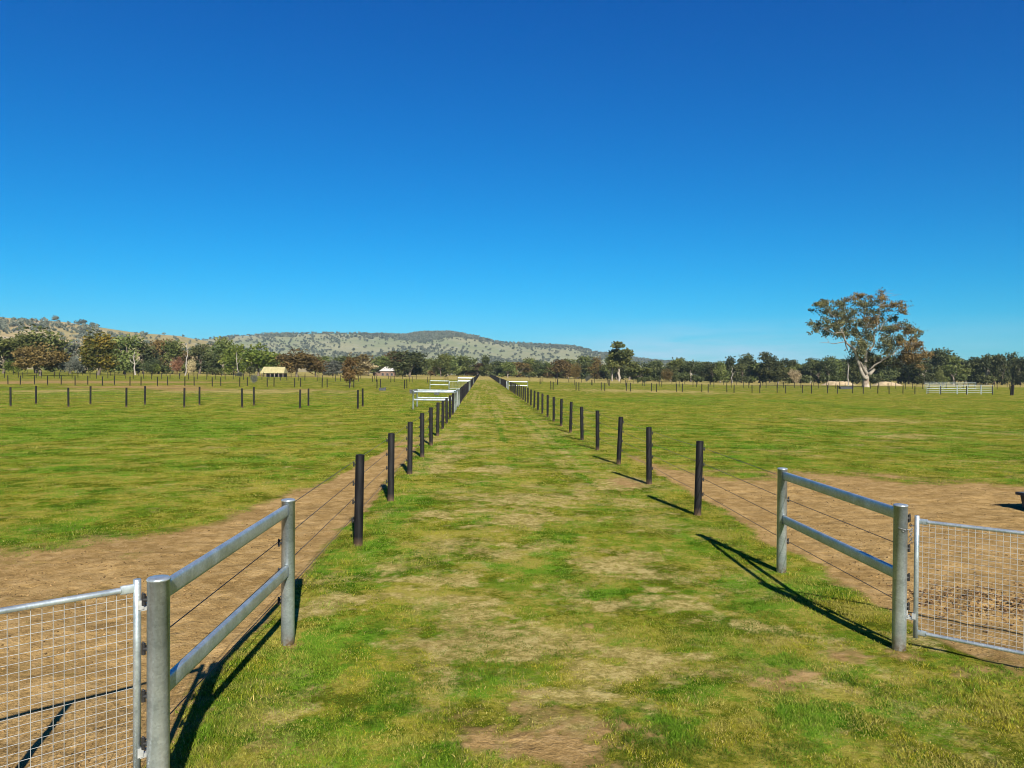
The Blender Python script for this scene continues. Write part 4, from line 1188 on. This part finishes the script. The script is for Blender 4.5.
def dens_c(X, Y):
    p = 482 + F * X / Y
    cl = sstep(.52, .66, fbm(X / 150, Y / 210, 501, 4))
    ridge = sstep(2080, 2300, Y) * np.interp(p, [240, 340, 385, 430, 470, 500, 540, 600], [.15, .25, .9, 1, .9, .35, .7, .8])
    right = np.interp(p, [480, 540, 620], [0, .15, .4])
    return np.clip(.05 + cl * .40 + ridge * .9 + right * .45, 0, 1) * .9
hill_trees('hill_woodland', hz_c, dens_c, (-.62, .32), (1250, 2450), 5200, 5.6, 'scattered dark trees and woodland patches over the grey green hill', 61, 0)
def dens_r(X, Y):
    p = 482 + F * X / Y
    n = fbm(X / 90, Y / 120, 541, 4)
    a = np.interp(p, [255, 275, 290, 300, 345, 380, 470, 490, 510, 555, 620], [0, .35, .35, .02, .03, .9, .9, .12, .06, .5, .4])
    return a * sstep(2230, 2290, Y + 160 * (n - .5) * 2 + 90 * np.interp(p, [380, 400, 425, 450, 480], [0, .4, 1, .6, 0])) * sstep(.3, .5, n + .12)
hill_trees('ridge_woodland', hz_c, dens_r, (-.34, .22), (1950, 2420), 2600, 6.5, 'dark belt of woodland massed along the ridge of the grey green hill', 63, 0)
def dens_l(X, Y):
    return np.clip(.06 + .7 * sstep(.55, .68, fbm(X / 70, Y / 90, 601, 4)), 0, 1)
hill_trees('hill_scrub', hz_l, dens_l, (-.72, -.28), (640, 1150), 900, 4.6, 'scattered scrub over the tan hill at left', 62, 0)
for p, top, w, l in ((55, 320, 7, 'lone dark tree on the tan hill skyline, leftmost of the skyline trees'), (82, 321.5, 9, 'lone umbrella shaped tree on the tan hill skyline, in the middle of the skyline trees'), (92, 323.5, 6, 'lone small tree on the tan hill skyline, rightmost of the skyline trees')):
    Y = 1150; x = xat(p, Y); z = float(hz_l(np.array([x]), np.array([Y * 1.0]))[0])
    cm, tm = get('dome', 'hill', 'bark', 240, nleaf=700, size=.07)
    root = empty('hilltop_tree', (x, Y, z - .6)); H = 9.5 if w > 6 else 7; s = w / F * Y / .9
    root.scale = (s, s, H); tag(root, l, 'tree'); link(bpy.data.objects.new('crown', cm), root); link(bpy.data.objects.new('trunk', tm), root)

# ------------------------------------------------------------------ haze
HAZE = 0.62e-4
if HAZE:
    mb = MB(); mb.box(0, 1690, 76, 6900, 3600, 172)
    m = bpy.data.materials.new('haze_air'); m.use_nodes = True; nt = m.node_tree
    nt.nodes.remove(nt.nodes['Principled BSDF'])
    v = nt.nodes.new('ShaderNodeVolumePrincipled')
    v.inputs['Color'].default_value = (.50, .78, 1, 1); v.inputs['Density'].default_value = HAZE; v.inputs['Anisotropy'].default_value = 0.0
    nt.links.new(v.outputs[0], nt.nodes['Material Output'].inputs['Volume'])
    hzo = mb.build('haze', m); hzo['kind'] = 'stuff'; hzo['label'] = 'thin pale blue haze in the air before the hills'; hzo['category'] = 'haze'

# ------------------------------------------------------------------ sky and sun
SUN_EL, SUN_AZ = R(30.1), R(180 - 11)            # azimuth clockwise from +Y
w = bpy.data.worlds.new('World'); sc.world = w; w.use_nodes = True
nt = w.node_tree; bg = nt.nodes['Background']
sky = nt.nodes.new('ShaderNodeTexSky'); sky.sky_type = 'NISHITA'; sky.sun_disc = False
sky.sun_elevation = SUN_EL; sky.sun_rotation = SUN_AZ
sky.altitude = 200; sky.air_density = 1.0; sky.dust_density = .25; sky.ozone_density = 2.2
hs = nt.nodes.new('ShaderNodeHueSaturation'); hs.inputs['Saturation'].default_value = 1.26; hs.inputs['Value'].default_value = .5
gm = nt.nodes.new('ShaderNodeGamma'); gm.inputs['Gamma'].default_value = 1.3
nt.links.new(sky.outputs[0], gm.inputs['Color']); nt.links.new(gm.outputs[0], hs.inputs['Color'])
# thin cirrus low on the right
tc = nt.nodes.new('ShaderNodeTexCoord')
mp = nt.nodes.new('ShaderNodeMapping'); mp.inputs['Scale'].default_value = (5, 5, 40)
nt.links.new(tc.outputs['Generated'], mp.inputs['Vector'])
cf = noise(nt, mp.outputs[0], 1.3, 5, .6)
sp = nt.nodes.new('ShaderNodeSeparateXYZ'); nt.links.new(tc.outputs['Generated'], sp.inputs[0])
band = math_(nt, 'MULTIPLY', ramp(nt, sp.outputs['Z'], [(0.0, 1), (.035, .9), (.075, 0)]), ramp(nt, sp.outputs['X'], [(.05, 0), (.25, 1), (.48, .25)]))
front = ramp(nt, sp.outputs['Y'], [(0, 0), (.3, 1)])
cf = math_(nt, 'MULTIPLY', math_(nt, 'MULTIPLY', ramp(nt, cf, [(.30, 0), (.62, .95)]), band), front)
sepc = nt.nodes.new('ShaderNodeSeparateColor'); nt.links.new(hs.outputs[0], sepc.inputs[0])
cmb = nt.nodes.new('ShaderNodeCombineColor')
for ch, (k_, p_) in ((0, (.020, 2.0)), (2, (1.464, .72))):
    nt.links.new(math_(nt, 'MULTIPLY', math_(nt, 'POWER', sepc.outputs[ch], p_), k_), cmb.inputs[ch])
gs_ = sepc.outputs[1]
nt.links.new(math_(nt, 'DIVIDE', math_(nt, 'MULTIPLY', gs_, .78), math_(nt, 'ADD', math_(nt, 'MULTIPLY', gs_, .0633), 1.0)), cmb.inputs[1])
skc = mix(nt, cf, cmb.outputs[0], (3.3, 4.8, 6.1))
nt.links.new(skc, bg.inputs['Color'])
bg.inputs['Strength'].default_value = .062

sun = bpy.data.lights.new('sun', 'SUN'); sun.energy = 5.0; sun.angle = R(.53); sun.color = (1, .93, .80)
so = link(bpy.data.objects.new('sun', sun))
dirv = Vector((math.sin(SUN_AZ) * math.cos(SUN_EL), math.cos(SUN_AZ) * math.cos(SUN_EL), math.sin(SUN_EL)))
so.rotation_euler = dirv.to_track_quat('Z', 'Y').to_euler(); so.location = (0, -20, 30)

cam = bpy.data.cameras.new('camera'); cam.sensor_width = 36; cam.lens = 36 * F / 1024; cam.clip_start = .1; cam.clip_end = 20000
co = link(bpy.data.objects.new('camera', cam)); co.matrix_world = Matrix.Translation((CAM_X, 0, CAM_H)) @ CAM_R.to_4x4()
sc.camera = co
vs = sc.view_settings; sc.display_settings.display_device = 'sRGB'
vs.view_transform = 'Standard'; vs.look = 'None'; vs.exposure = 1.15; vs.gamma = 1; vs.use_curve_mapping = False
sc.render.engine = 'CYCLES'
cy = sc.cycles
cy.max_bounces = 6; cy.diffuse_bounces = 3; cy.glossy_bounces = 2; cy.transmission_bounces = 3; cy.volume_bounces = 0; cy.transparent_max_bounces = 4
cy.use_denoising = True
try: cy.denoiser = 'OPENIMAGEDENOISE'
except Exception: pass
cy.pixel_filter_type = 'BLACKMAN_HARRIS'; cy.filter_width = 1.05
cy.use_adaptive_sampling = True; cy.adaptive_threshold = .01

for _o in bpy.data.objects:
    if 'label' in _o.keys() and not 4 <= len(_o['label'].split()) <= 16: print('LONG', len(_o['label'].split()), _o['label'])
